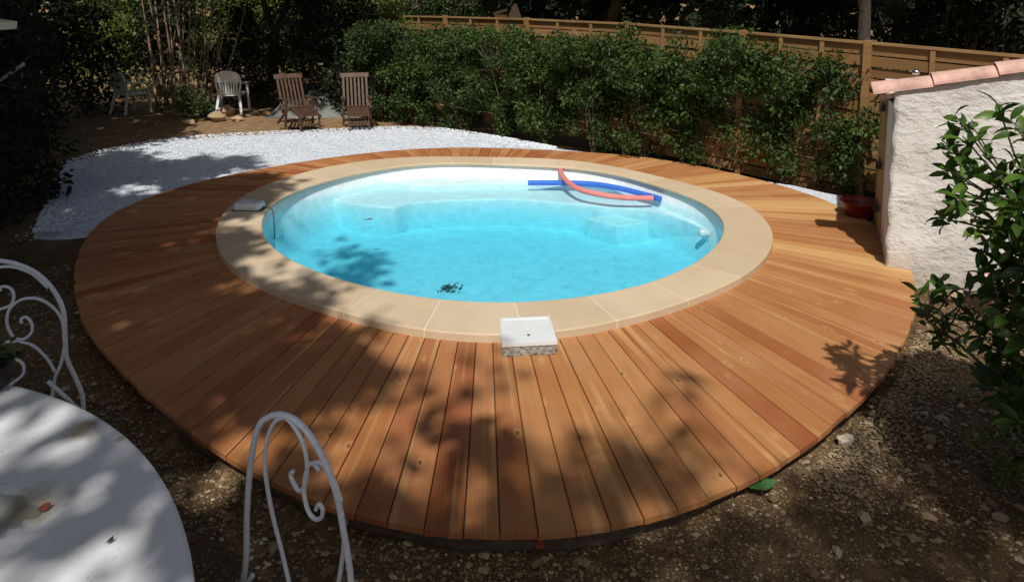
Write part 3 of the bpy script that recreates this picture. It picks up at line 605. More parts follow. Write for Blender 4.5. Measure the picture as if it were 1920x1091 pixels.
# ------------------------------------------------------------------ shed
def shed():
    c = at(1660, 500, 0); back = at(1641, 402, 0); u = (back-c); u.z = 0; u.normalize()       # along the door wall, away from the camera
    r = Vector((u.y, -u.x, 0)); r = r if r.x > 0 else -r                                        # along the white gable wall to the right
    Wd, Dp = 3.0, 1.55; h0 = atd(1680, 163, c.y).z; slope = .235
    e = empty('garden_shed', c, 'small white rendered shed with terracotta roof tiles at the right of the deck', 'shed')
    G = lambda s, d, z: c+r*s+u*d+Vector((0, 0, z))
    # gable wall as a finely divided, uneven rendered sheet with thickness
    mb = MB(); nx, nz = 90, 46; v = []
    for side in (0, 1):
        for i in range(nx+1):
            s = Wd*i/nx; top = h0+slope*s
            for j in range(nz+1):
                z = -.15+(top+.15)*j/nz; d = .18 if side else -.005*(math.sin(s*9+z*5)+math.sin(z*14-s*6))-rng.uniform(0, .004)
                ed = 0 if side or i else .012*math.sin(z*21)+rng.uniform(-.004, .004); v.append(G(s+ed, d, z))
    m_ = nz+1; o_ = (nx+1)*m_; f = []
    for i in range(nx):
        for j in range(nz): a = i*m_+j; f += [(a, a+m_, a+m_+1, a+1), (o_+a, o_+a+1, o_+a+m_+1, o_+a+m_)]
    for j in range(nz): f += [(j, j+1, o_+j+1, o_+j), (nx*m_+j, o_+nx*m_+j, o_+nx*m_+j+1, nx*m_+j+1)]
    for i in range(nx): a = i*m_+nz; f.append((a, a+m_, o_+a+m_, o_+a))
    mb.add(v, f); mb.build('front_wall', MAT['render'], e, smooth=True)
    mb = MB(); mb.bar(G(.09, .181, .7-.08), G(.09, .80, .7-.12), .18, h0-.02, tone=.5); mb.bar(G(.09, Dp-.12, .7-.08), G(.09, Dp, .62), .18, h0-.22, tone=.5)
    mb.bar(G(.09, .801, h0-.14), G(.09, Dp-.121, h0-.14), .18, .12, tone=.5)
    mb.build('door_wall', MAT['render'], e)
    mb = MB(); mb.bar(G(0, Dp+.08, .55), G(Wd, Dp+.08, .55), .15, 1.2); mb.bar(G(Wd-.08, .19, .75), G(Wd-.08, Dp, .75), .15, 1.6); mb.build('rear_wall', MAT['render'], e)
    dr = MB(); y0, y1 = .802, Dp-.122; n = 6
    for k in range(n): a, b = y0+.03+(y1-y0-.06)*k/n, y0+.03+(y1-y0-.06)*(k+1)/n; dr.bar(G(.0, a+.003, .66), G(.0, b-.003, .66), .035, 1.42)
    dobj = dr.build('door', MAT['door'], e)
    for yy in (y0+.005, y1-.005): fr = MB(); fr.bar(G(-.006, yy, -.02), G(-.006, yy, h0-.155), .03, .05, up=u); fr.build('door_frame', MAT['door'], e)
    for z in (1.28, .72, .3):
        hg = MB(); hg.box(G(-.05, y0-.02, z), (.03, .05, .07), math.atan2(u.y, u.x)); hg.bar(G(-.04, y0-.02, z), G(-.03, y0+.3, z), .008, .03); hg.build('hinge', MAT['dark'], dobj)
    # roof: slab under rows of half round tiles; edge tiles run up the rake over the gable wall
    rf = MB(); ro = rf; 
    a = [G(-.02, .185, h0-.16), G(Wd+.1, .185, h0-.16+slope*(Wd+.1)), G(Wd+.1, Dp+.2, h0-.38+slope*(Wd+.1)), G(-.02, Dp+.2, h0-.38)]
    up = Vector((0, 0, .045)); ro.add([p+Vector((0, 0, .035)) for p in a]+[p+up+Vector((0, 0, .035)) for p in a], [(3, 2, 1, 0), (4, 5, 6, 7), (0, 1, 5, 4), (1, 2, 6, 5), (2, 3, 7, 6), (3, 0, 4, 7)])
    roof = ro.build('roof', MAT['terracotta'], e)
    tl = MB(); sdir = (r+Vector((0, 0, slope))).normalized(); nrm = sdir.cross(u).normalized(); nrm = nrm if nrm.z > 0 else -nrm
    nrow = 1; length = .52; cnt = 6
    for j in range(nrow):
        dd = .07; edge = j == 0; tl2 = tl
        for k in range(cnt):
            s0 = -.17+k*(length-.07); tn = random.random(); R0, R1 = (.105, .118); pts = []; n = 12
            for q, rr, lift in ((0, R1, .030), (1, R0, .012)):
                base = G(0, dd, h0-.06)+sdir*(s0+q*length)+nrm*lift
                for rad in (rr, rr-.014):
                    for i in range(n+1): th = math.pi*i/n; pts.append(base+u*math.cos(th)*rad+nrm*math.sin(th)*rad*.8)
            m_ = n+1; f = []
            for i in range(n): f += [(i, i+1, 2*m_+i+1, 2*m_+i), (m_+i, 3*m_+i, 3*m_+i+1, m_+i+1), (i, m_+i, m_+i+1, i+1), (2*m_+i, 2*m_+i+1, 3*m_+i+1, 3*m_+i)]
            f += [(0, 2*m_, 3*m_, m_), (n, m_+n, 3*m_+n, 2*m_+n)]
            tl2.add(pts, f, tn)
    tl.build('roof_tiles', MAT['terracotta'], roof)
    mb = MB(); p = atd(1717, 141, 5.85)
    s_ = MB(); s_.lathe(p, [(.0, 0), (.022, .0), (.03, .012), (.03, .03), (.02, .045), (0, .05)], 14); s_.build('metal_cap', MAT['steel'], e, smooth=True)
    return c, r, u, h0
shc, shr, shu, shh = shed()
# red bowl in the shed's shade
p = at(1612, 407, -.02); mb = MB(); mb.lathe(p, [(.10, -.03), (.15, .03), (.175, .12), (.195, .17), (.20, .175), (.185, .172), (.16, .12), (.13, .05), (0, .03)], 28)
e = empty('red_basin', p, 'dark red plastic basin standing in the shade beside the shed door', 'basin'); mb.build('bowl', MAT['red_plastic'], e, smooth=True)
mb = MB(); mb.tube([p+Vector((.2*math.cos(a), .2*math.sin(a), .176)) for a in np.linspace(0, 2*math.pi, 29)], .009, 6); mb.build('rim', MAT['red_plastic'], e, smooth=True)
# stones
def rock(px, py, z, s, label, mat='rock', fl=.6, cat='stone', group=None):
    c = at(px, py, z); mb = MB(); n, m_ = 14, 8; v = []
    ph = [rng.uniform(0, 6) for _ in range(4)]
    for j in range(m_+1):
        b = math.pi*j/m_
        for k in range(n):
            a = 2*math.pi*k/n; rr = s*(1+.18*math.sin(2*a+ph[0])+.12*math.sin(3*a+b*2+ph[1])+.1*math.sin(5*b+ph[2])+rng.uniform(-.06, .06))
            v.append(c+Vector((rr*math.sin(b)*math.cos(a), rr*.8*math.sin(b)*math.sin(a), fl*rr*math.cos(b)+fl*s*.6)))
    mb.add(v, [(j*n+k, j*n+(k+1) % n, (j+1)*n+(k+1) % n, (j+1)*n+k)[::-1] for j in range(m_) for k in range(n)]); o = mb.build('stone', MAT[mat], loc=c); tag(o, label, cat, group)
rock(1584, 829, -.11, .045, 'pale rounded stone on the soil just off the right deck edge', 'cream_wall')
rock(425, 214, -.1, .17, 'largest sandy rock on top of the heap below the right white plastic chair')
rock(408, 224, -.1, .15, 'sandy rock at the left foot of the heap below the white plastic chair')
rock(445, 226, -.1, .12, 'low sandy rock right of the heap below the white plastic chair', fl=.45)
rock(355, 232, -.1, .09, 'small sandy rock by the ground cover at the foot of the cane clump')
rock(478, 214, -.1, .10, 'small pale rock on the sand between plastic chair and deckchair', fl=.4)
rock(1790, 560, -.11, .07, 'tan stone at the foot of the white shed wall')
rock(645, 978, -.11, .03, 'small pale stone by the deck edge right of the front iron chair', 'cream_wall')

# ------------------------------------------------------------------ far garden furniture
def plastic_chair(c, rz, label):
    e = empty('plastic_chair', c, label, 'plastic chair', 'white plastic armchairs at the back of the garden'); T = lambda x, y, z: c+Vector((x*math.cos(rz)-y*math.sin(rz), x*math.sin(rz)+y*math.cos(rz), z))
    mt = MAT['old_plastic']   # x to its right, -y is the front
    mb = MB(); n = 10; mb.add([T(x, y, .43-.02*math.sin(math.pi*(y+.22)/.44)) for y in np.linspace(-.24, .2, n) for x in (-.23, -.1, .1, .23)]+[T(x, y, .40) for y in np.linspace(-.24, .2, n) for x in (-.23, -.1, .1, .23)],
        [(i*4+j, i*4+j+1, i*4+j+5, i*4+j+4) for i in range(n-1) for j in range(3)]+[((n+i)*4+j, (n+i)*4+j+4, (n+i)*4+j+5, (n+i)*4+j+1) for i in range(n-1) for j in range(3)]+[(0, 4*n, 4*n+3, 3), (4*n-4, 4*n-1, 8*n-1, 8*n-4)]+[(i*4, i*4+4, (n+i)*4+4, (n+i)*4) for i in range(n-1)]+[(i*4+3, (n+i)*4+3, (n+i)*4+7, i*4+7) for i in range(n-1)]); mb.build('seat', mt, e, smooth=False)
    bk = MB()   # back: wide rounded arch rim, slats below, broad panel above
    arch = [(-.19, .43), (-.235, .60), (-.245, .74), (-.20, .86), (-.10, .905), (0, .915), (.10, .905), (.20, .86), (.245, .74), (.235, .60), (.19, .43)]
    yb = lambda z: .19+(z-.43)*.22
    bk.tube(spline([T(x, yb(z), z) for x, z in arch], 4), .024, 6)
    for k in range(7): x = -.15+.05*k; bk.bar(T(x, yb(.44), .44), T(x*1.15, yb(.70), .70), .036, .01, up=(math.sin(rz), -math.cos(rz), 0))
    v = []; 
    for i in range(13):
        t = -1+2*i/12; x = .235*t; zt = .70+.205*math.sqrt(max(0, 1-abs(t)**2.6)); v += [T(x, yb(.69), .69), T(x, yb(zt), zt), T(x, yb(.69)+.012, .69), T(x, yb(zt)+.012, zt)]
    bk.add(v, [(i*4, i*4+4, i*4+5, i*4+1) for i in range(12)]+[(i*4+2, i*4+3, i*4+7, i*4+6) for i in range(12)]); bk.build('backrest', mt, e)
    for sx in (-1, 1):
        mb = MB(); mb.tube(spline([T(sx*.24, yb(.68), .68), T(sx*.285, .05, .66), T(sx*.285, -.15, .64), T(sx*.27, -.23, .58)], 4), .022, 6); mb.build('armrest', mt, e, smooth=True)
        mb = MB(); mb.bar(T(sx*.27, -.23, .60), T(sx*.29, -.27, 0), .05, .028, up=(math.sin(rz), -math.cos(rz), 0)); mb.build('leg', mt, e)
        mb = MB(); mb.bar(T(sx*.2, .19, .44), T(sx*.26, .30, 0), .05, .028, up=(math.sin(rz), -math.cos(rz), 0)); mb.build('leg', mt, e)
    return e
p = at(436, 213, -.1); plastic_chair(p, R(188), 'white plastic garden chair with rounded back standing behind the rock heap')
p = at(246, 212, -.1); plastic_chair(p, R(152), 'white plastic garden chair turned aside in deep shade at the far left')
def deckchair(c, rz, label, S=.88):
    e = empty('wooden_deckchair', c, label, 'deckchair', 'slatted wooden deckchairs on the gravel edge'); T = lambda x, y, z: c+S*Vector((x*math.cos(rz)-y*math.sin(rz), x*math.sin(rz)+y*math.cos(rz), z)); mt = MAT['teak']
    fwd = (math.sin(rz), -math.cos(rz), 0)
    bb, bt = (0, .10, .30), (0, .50, 1.02)    # bottom and top of the back
    L = lambda x, s: T(x, .10+.34*s, .30+.70*s)
    mb = MB()
    for sx in (-.245, .245): mb.bar(L(sx, -.05), L(sx, .97), .04, .028, up=fwd)
    for k in range(5): x = -.16+.08*k; mb.bar(L(x, .04), L(x, .93), .036, .014, up=fwd)
    mb.bar(L(-.25, .035), L(.25, .035), .022, .06, up=(L(0, 1)-L(0, 0))); mb.build('backrest', mt, e)
    mb = MB(); mb.bar(L(-.31, 1), L(.31, 1), .03, .10, up=(L(0, 1)-L(0, 0))); mb.build('head_rail', mt, e, bevel=.012)
    mb = MB()
    for sx in (-.25, .25): mb.bar(T(sx, .14, .33), T(sx, -.34, .40), .03, .045)
    for k in range(8): y = .08-.058*k; mb.bar(T(-.25, y, .36+.0012*k*8), T(.25, y, .36+.0012*k*8), .045, .014)
    mb.build('seat', mt, e)
    fo = MB()
    for sx in (-.20, .20): fo.bar(T(sx, -.34, .39), T(sx, -.92, .28), .028, .04)
    for k in range(9): y = -.38-.06*k; fo.bar(T(-.22, y, .41-.2*(-.34-y)), T(.22, y, .41-.2*(-.34-y)), .045, .014)
    for sx in (-.20, .20): fo.bar(T(sx, -.80, .31), T(sx, -.86, 0), .03, .03)
    fo.bar(T(-.2, -.84, .12), T(.2, -.84, .12), .025, .03); fo.build('footrest', mt, e)
    for sx in (-.285, .285):
        mb = MB(); mb.bar(T(sx, -.34, .60), T(sx, .22, .56), .06, .022); mb.build('armrest', mt, e)
        mb = MB(); mb.bar(T(sx, -.30, .59), T(sx, -.16, .0), .035, .035, up=fwd); mb.build('leg', mt, e)
        mb = MB(); mb.bar(T(sx*.93, -.30, .40), T(sx*.93, .42, .0), .035, .035, up=fwd); mb.build('leg', mt, e)
        mb = MB(); mb.bar(T(sx*.98, .18, .57), T(sx*.98, .0, .34), .03, .03, up=fwd); mb.build('arm_post', mt, e)
    for yy, zz in ((.38, .04), (-.17, .10)): mb = MB(); mb.bar(T(-.27, yy, zz), T(.27, yy, zz), .03, .03); mb.build('stretcher', mt, e)
deckchair(at(556, 234, -.03), R(36), 'brown slatted wooden deckchair turned slightly sideways, the left one of the pair')
deckchair(at(669, 232, -.03), R(16), 'brown slatted wooden deckchair beside the hedge, the right one of the pair')
# tarpaulin heap behind the deckchairs
def heap(px, py, w_, d_, h_, mat, name, label, cat, skew=0):
    c = at(px, py, -.1); mb = MB(); n = 26; v = []
    for i in range(n+1):
        for j in range(n+1):
            x, y = -1+2*i/n, -1+2*j/n; r = math.hypot(x, y); z = h_*max(0, 1-r)**.8*(1+.25*math.sin(7*x+3*y)+.15*math.sin(11*y-4*x))+.008*math.sin(20*x)*max(0, 1-r)-.02*(r > 1)
            v.append(c+Vector((x*w_/2+skew*z, y*d_/2, z)))
    mb.add(v, [(i*(n+1)+j, (i+1)*(n+1)+j, (i+1)*(n+1)+j+1, i*(n+1)+j+1) for i in range(n) for j in range(n)]); o = mb.build(name, MAT[mat], smooth=True, loc=c); tag(o, label, cat)
heap(592, 212, 1.9, 1.2, .42, 'tarp', 'tarpaulin', 'crumpled grey tarpaulin heap on the ground behind the two deckchairs', 'tarpaulin', -.3)
heap(398, 214, .55, .4, .16, 'blue_cloth', 'blue_sack', 'small dark blue sack lying beside the white plastic chair and rocks', 'sack')

# ------------------------------------------------------------------ table and wrought iron chairs
a_, b_, c_ = [at(x, y, .75) for x, y in ((30, 722), (235, 815), (352, 1010))]
def circ3(a, b, c):
    A = np.array([[2*(b.x-a.x), 2*(b.y-a.y)], [2*(c.x-a.x), 2*(c.y-a.y)]]); r = np.array([b.x**2+b.y**2-a.x**2-a.y**2, c.x**2+c.y**2-a.x**2-a.y**2]); s = np.linalg.solve(A, r); return s[0], s[1], math.hypot(a.x-s[0], a.y-s[1])
tcx, tcy, tr = circ3(a_, b_, c_); TC = (tcx, tcy); print('TABLE', tcx, tcy, tr)
MAT['table'] = tablemat()
e = empty('garden_table', (tcx, tcy, GZ), 'large round white metal garden table with rust stains at the lower left', 'table')
e.location.z = 0; mb = MB(); mb.lathe((tcx, tcy, 0), [(0, .728), (tr-.02, .728), (tr-.003, .732), (tr, .74), (tr-.004, .748), (tr-.014, .75), (tr-.05, .7485), (0, .7495)], 160); mb.build('tabletop', MAT['table'], e, smooth=False)
mb = MB(); mb.lathe((tcx, tcy, 0), [(.05, -.1), (.05, .3), (.03, .4), (.05, .727)], 16)
for k in range(4): a = k*math.pi/2+.4; mb.tube(spline([(tcx, tcy, .12), (tcx+.2*math.cos(a), tcy+.2*math.sin(a), .10), (tcx+.38*math.cos(a), tcy+.38*math.sin(a), -.10)], 5), .02, 8)
mb.build('pedestal', MAT['white_metal'], e, smooth=True)
def iron_chair(p0, ang_, strokes, inward, label, rad, base_l, base_r, loc):
    e = empty('iron_chair', loc, label, 'garden chair', 'white wrought iron chairs round the garden table'); bk = []
    for i, (pix, r) in enumerate(strokes):
        pts = spline([onplane(x, y, p0, ang_) for x, y in pix], 7); mb = MB(); n = len(pts)
        mb.tube(pts, r, 10); 
        o = mb.build('back_hoop' if i == 0 else 'scroll', MAT['white_metal'], e, smooth=True)
    L, R_ = onplane(*base_l, p0, ang_), onplane(*base_r, p0, ang_); return e, L, R_
# chair at the bottom centre
cp = at(545, 780, .95); ca = R(-28)
fr = [([(452,1110),(461,1050),(463,960),(470,870),(484,802),(510,779),(545,782),(578,812),(610,868),(632,930),(645,1000),(655,1060),(660,1110)], 0.0105),
      ([(546,1110),(530,1040),(510,960),(497,880),(500,830),(513,794),(535,783),(556,806),(571,840),(576,880),(572,910),(560,919),(548,900),(545,888),(550,883)], .0072),
      ([(600,882),(585,868),(574,885),(570,920),(577,955),(590,972),(602,970),(605,955),(598,945),(592,955)], .0072),
      ([(640,940),(628,905),(612,878),(598,866),(586,869)], .0068),
      ([(641,960),(645,1010),(640,1060),(632,1110)], .0075)]
iron_chair(cp, ca, fr, None, 'white wrought iron chair with scrolled back standing alone in the bottom foreground', .009, (450,1110), (662,1110), (cp.x, cp.y, GZ))
ch1 = [o for o in bpy.data.objects if o.name.startswith('iron_chair')][-1]
def chair_base(e, L, Rr, toward):
    toward = Vector(toward).normalized()*.42; z = .29
    A, B = Vector((L.x, L.y, z)), Vector((Rr.x, Rr.y, z)); mid = (A+B)/2; A = mid+(A-mid).normalized()*.2; B = mid+(B-mid).normalized()*.2
    Ct, Dt = A+toward, B+toward; cen = (A+B+Ct+Dt)/4; mb = MB(); ring = [cen+Vector((math.cos(t)*.21, math.sin(t)*.21, 0)) for t in np.linspace(0, 2*math.pi, 33)]; mb.tube(ring, .009, 8); mb.lathe(cen+Vector((0, 0, -.004)), [(0, 0), (.205, 0), (.205, .008), (0, .010)], 32); mb.build('seat', MAT['white_metal'], e)
    for k, q in enumerate((A, B, Ct, Dt)):
        d = (q-cen); d.z = 0; mb = MB(); top = cen+d.normalized()*.205; bot = cen+d.normalized()*.25; bot.z = GZ-.02
        pts = [top, top.lerp(bot, .5)+d.normalized()*-.02, bot]
        mb.tube(spline(pts, 5), .009, 8); mb.build('leg', MAT['white_metal'], e, smooth=True)
    return A, B, cen
L, Rr = onplane(455, 1080, cp, ca), onplane(658, 1080, cp, ca)
nrm = Vector((-math.sin(ca), math.cos(ca), 0)); tow = -nrm if (-nrm).dot(Vector((tcx, tcy, 0))-Vector((cp.x, cp.y, 0))) > nrm.dot(Vector((tcx, tcy, 0))-Vector((cp.x, cp.y, 0))) else nrm
A, B, cen = chair_base(ch1, L, Rr, tow)
for x, q, rr in ((452, A, .0085), (660, B, .0085), (546, A.lerp(B, .4), .006), (632, A.lerp(B, .85), .006)): mb = MB(); mb.tube([onplane(x, 1110, cp, ca), q], rr, 8); mb.build('back_post', MAT['white_metal'], ch1, smooth=True)
# chair at the left behind the table
cp2 = at(30, 495, .95); ca2 = R(22)
fl = [([(-190,740),(-185,640),(-150,545),(-90,500),(-30,490),(15,491),(60,507),(95,537),(118,580),(122,625),(125,670),(140,705),(154,740),(157,775)], .0115),
      ([(120,640),(116,600),(98,575),(70,560),(40,562),(18,580),(13,605),(24,630),(42,636),(58,625),(60,608),(50,595),(40,598),(41,606)], .0075),
      ([(-60,500),(-20,503),(20,500),(60,513),(90,540)], .008),
      ([(-20,590),(0,580),(20,572),(26,555),(20,541),(5,537),(0,545)], .0075),
      ([(-40,690),(-25,660),(0,645),(30,640),(62,648),(88,672),(103,697)], .0075),
      ([(123,640),(115,680),(103,710),(98,745)], .009),
      ([(0,735),(25,717),(43,702),(44,685),(34,675),(25,677),(27,686)], .0075)]
iron_chair(cp2, ca2, fl, None, 'white wrought iron chair with curled scrollwork behind the left of the table', .01, (-190,740), (157,775), (cp2.x, cp2.y, GZ))
ch2 = [o for o in bpy.data.objects if o.name.startswith('iron_chair') and o is not ch1][-1]
L, Rr = onplane(-150, 775, cp2, ca2), onplane(157, 775, cp2, ca2)
A, B, cen = chair_base(ch2, L, Rr, Vector((tcx, tcy, 0))-Vector((cp2.x, cp2.y, 0)))
for x, y, q, rr in ((157, 775, B, .011), (-190, 740, A, .011), (98, 745, onplane(96, 850, cp2, ca2), .009)): mb = MB(); mb.tube([onplane(x, y, cp2, ca2), q], rr, 8); mb.build('back_post', MAT['white_metal'], ch2, smooth=True)
def puddle():
    m = M('puddle_water'); m.t.nodes.remove(m.b); fr = m.n('Fresnel', {'IOR': 1.3}); gl = m.n('BsdfGlossy', {'Roughness': .01}); tr = m.n('BsdfTransparent', {'Color': (.84, .85, .85)})
    mx = m.n('MixShader', {0: fr.outputs[0]}); m.t.links.new(tr.outputs[0], mx.inputs[1]); m.t.links.new(gl.outputs[0], mx.inputs[2]); m.t.links.new(mx.outputs[0], m.o.inputs[0])
    pts = spline([at(x, y, .7525) for x, y in ((-90,920),(-20,918),(12,926),(40,928),(52,944),(78,952),(70,970),(44,974),(38,990),(14,992),(8,1008),(-30,1015),(-95,1000))], 5, True)
    ar = sum(pts[i].x*pts[(i+1) % len(pts)].y-pts[(i+1) % len(pts)].x*pts[i].y for i in range(len(pts))); PS = 1 if ar > 0 else -1
    mb = MB(); c = sum(pts, Vector())/len(pts); mb.add(pts+[c+(p-c)*.985+Vector((0, 0, .001)) for p in pts], [(i, (i+1) % len(pts), len(pts)+(i+1) % len(pts), len(pts)+i) for i in range(len(pts))]+[tuple(len(pts)+i for i in range(len(pts)))[::PS]])
    tag(mb.build('puddle', m.m, loc=c), 'thin puddle of rain water on the left of the white table top', 'puddle')
puddle()
# pot plant on the table
pp = at(-22, 728, .75); e = empty('flower_pot', pp, 'dark pot with a small green plant on the far left of the white table', 'flower pot')
mb = MB(); mb.lathe(pp, [(.055, .001), (.085, .03), (.098, .075), (.09, .10), (.094, .105), (.082, .105), (.07, .09), (0, .088)], 24); mb.build('pot', MAT['dark'], e, smooth=True)
q = rng.normal(0, 1, (160, 3))*[.05, .05, .03]+np.array(pp)+[0, 0, .13]; leaves('foliage', q, .045, LM['mid'], e)

# ------------------------------------------------------------------ laurel bush at the right
def laurel():
    base = Vector((2.62, 2.95, GZ)); e = empty('laurel_bush', base, 'large glossy green laurel bush in the right foreground by the shed', 'bush'); b = MB(); P = []; O = []; T = []
    tips = []
    outer = [(1790,215,3.1),(1805,255,3.1),(1822,235,3.15),(1870,195,3.0),(1893,225,2.9),(1915,250,2.9),(1765,262,3.2),(1790,285,3.1),(1845,285,3.0),(1820,310,3.1),(1795,325,3.0),(1770,315,3.2),(1860,320,2.9),(1900,310,2.8),
      (1780,345,3.1),(1775,385,3.2),(1800,375,3.0),(1765,408,3.1),(1830,365,3.0),(1880,370,2.8),(1820,420,3.0),(1855,430,2.9),(1900,420,2.75),(1840,470,3.0),(1870,490,2.9),(1905,490,2.8),(1830,500,3.0),
      (1720,545,3.25),(1745,560,3.2),(1765,525,3.25),(1785,545,3.15),(1740,585,3.2),(1775,590,3.1),(1800,575,3.1),(1820,545,3.1),(1765,615,3.1),(1795,640,3.05),(1760,640,3.2),(1830,600,3.0),(1850,640,2.9),(1880,590,2.8),(1905,620,2.75),(1890,550,2.8),
      (1860,690,2.85),(1890,720,2.8),(1840,720,2.95),(1915,680,2.7),(1880,760,2.8),(1912,790,2.7),(1860,560,2.9)]
    for px, py, d in outer:
        tips.append((atd(px, py, d+rng.uniform(-.06, .06)+(.55 if py > 500 and px < 1835 else 0)), 1))
    for _ in range(900):
        a = rng.uniform(0, 6.28); z = rng.uniform(.25, 1.95); pr = math.sin(math.pi*min(1, (z+.15)/2.25))**.6; r = rng.random()**.5*.78*pr; q = Vector((2.78+math.cos(a)*r*.95, 2.84+math.sin(a)*r*.72, z))
        x, y = proj(*q)
        lim = np.interp(y, [150, 200, 300, 430, 460, 500, 540, 660, 800, 1000], [1850, 1800, 1790, 1800, 1850, 1840, 1740, 1770, 1830, 1880])
        if x > lim+25: tips.append((q, 0))
    hubs = []
    for k in range(9):
        a = rng.uniform(0, 6.28); top = Vector((2.75+.35*math.cos(a), 2.95+.35*math.sin(a), rng.uniform(1.0, 1.7))); p0 = base+Vector((rng.uniform(-.08, .12), rng.uniform(-.1, .1), -.05)); pts = spline([p0, p0.lerp(top, .5)+Vector((rng.uniform(-.08, .08), rng.uniform(-.08, .08), 0)), top], 6); b.tube(pts, list(np.linspace(.018, .008, len(pts))), 6); hubs += pts[2:]
    low = spline([base, Vector((2.5, 3.4, .35)), Vector((2.35, 3.75, .5))], 6); b.tube(low, list(np.linspace(.014, .006, len(low))), 6); hubs += low[2:]
    for c, big in tips:
        hb = min(hubs, key=lambda q: (q-c).length+abs(q.z-c.z+.15)*.5); mid = hb.lerp(c, .6)+Vector((0, 0, -.03)); b.tube([hb, mid, c], [.006, .005, .003], 5)
        ax = (c-hb); ax.normalize(); ax = (ax+Vector((0, 0, .6))).normalized(); n = rng.integers(6, 10); s = ax.orthogonal().normalized(); t_ = ax.cross(s)
        for i in range(n):
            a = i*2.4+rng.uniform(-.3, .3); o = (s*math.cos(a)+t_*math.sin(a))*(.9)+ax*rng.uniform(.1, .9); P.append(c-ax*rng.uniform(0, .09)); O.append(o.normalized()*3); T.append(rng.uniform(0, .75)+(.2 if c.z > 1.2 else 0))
    b.build('branches', MAT['stem'], e)
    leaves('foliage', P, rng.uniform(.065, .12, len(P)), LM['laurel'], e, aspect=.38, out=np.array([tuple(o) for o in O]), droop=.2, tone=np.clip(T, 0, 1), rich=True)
laurel()
q = at(1872, 590, -.1); e = empty('terracotta_pot', q, 'orange terracotta pot half hidden behind the laurel bush', 'pot'); mb = MB(); mb.lathe(q, [(.09, 0), (.12, .16), (.14, .27), (.15, .275), (.15, .31), (.13, .31), (.12, .26), (0, .25)], 28); mb.build('vessel', MAT['terracotta'], e, smooth=True)
shrub(at(1898, 880, GZ), .35, .3, .22, 9, 160, .04, LM['yellow'], 'small bright green weed on the dark soil at the lower right', 'weed', name='weed', low=.1, cr=(.03, .06), srad=.003)
shrub(at(345, 222, GZ), 1.2, .7, .62, 34, 1700, .07, LM['hedge'], 'low green ground cover bush at the foot of the cane clump', 'shrub', low=.1, cr=(.08, .15), srad=.006)

# ------------------------------------------------------------------ cane clump and trunks at the back left
def canes():
    base = at(352, 206, GZ); e = empty('cane_clump', base, 'tall clump of bare tan stems fanning out between the plastic chairs', 'shrub')
    for (bx, by, tx, sp) in ((300,205,262,.0),(315,205,288,0),(330,200,300,0),(338,207,312,0),(344,200,334,0),(350,208,345,0),(357,200,356,0),(363,206,366,0),(370,200,380,0),(378,205,384,0),(384,200,400,0),(392,203,438,0),(398,203,415,0),(402,200,470,0),(340,203,275,0),(360,202,322,0)):
        d = base.y+rng.uniform(-.35, .35); p0 = at(bx, by, GZ); p0.y = d; p0.x = (bx-960)/F*p0.y*1.02; p1 = atd((bx*.45+tx*.55)+rng.uniform(-5, 5), 95, d+rng.uniform(-.2, .2)); p2 = atd(tx, -30, d+rng.uniform(-.3, .3)); p3 = p2+(p2-p1)*1.0+Vector((0, 0, .8))
        mb = MB(); pts = spline([p0, p1, p2, p3], 5); mb.tube(pts, list(np.linspace(rng.uniform(.018, .034), .008, len(pts))), 6); mb.build('stem', MAT['cane'], e, smooth=True)
    C = rng.normal(0, 1, (2600, 3))*[1.1, .9, .55]+np.array([base.x+.1, base.y, 3.6]); leaves('crown', C, .1, LM['mid'], e)
    C = np.array([tuple(atd(rng.normal(368, 14), rng.uniform(25, 150), base.y+rng.uniform(-.1, .3))) for _ in range(130)]); leaves('dry_leaves', C, .06, leafmat('withered_leaf', (.10, .03, .012), (.16, .055, .02), (.2, .09, .04)), e)
canes()
def tree(px, depth, trunk, h, cr, crown_z, n, L, mat, label, fork=True, bark='bark', name='tree', lean=0, group=None, dy=0, leafcat='tree'):
    X = (px-960)/F*depth*1.0; base = Vector((X, depth, GZ)); e = empty(name, base, label, leafcat, group); mb = MB()
    top = base+Vector((lean, 0, crown_z+cr*.4)); pts = spline([base-Vector((0, 0, .1)), base.lerp(top, .4)+Vector((.08, 0, 0)), top], 6); mb.tube(pts, list(np.linspace(trunk, trunk*.45, len(pts))), 10)
    for k in range(7):
        a = k*.9+rng.uniform(-.3, .3); s = base.lerp(top, .78+.03*k); en = s+Vector((math.cos(a)*cr*.7, math.sin(a)*cr*.7, cr*.5)); mb.tube(spline([s, s.lerp(en, .5)+Vector((0, 0, .15)), en], 4), list(np.linspace(trunk*.4, trunk*.12, 9)), 6)
    mb.build('trunk', MAT[bark], e, smooth=True)
    # crown as clumps
    nc = 60; cs = rng.normal(0, 1, (nc, 3)); cs /= np.linalg.norm(cs, axis=1)[:, None]; cs = cs*rng.random((nc, 1))**.45*np.array([cr, cr, cr*.75])+np.array([base.x+lean, base.y+dy, crown_z+cr*.75]); cs[:, 2] = np.maximum(cs[:, 2], crown_z)
    k = rng.integers(0, nc, n); C = cs[k]+rng.normal(0, 1, (n, 3))*cr*.16; leaves('crown', C, L, mat, e, tone=np.clip(rng.uniform(0, 1, nc)[k]*.5+rng.uniform(0, .5, n), 0, 1)); return e
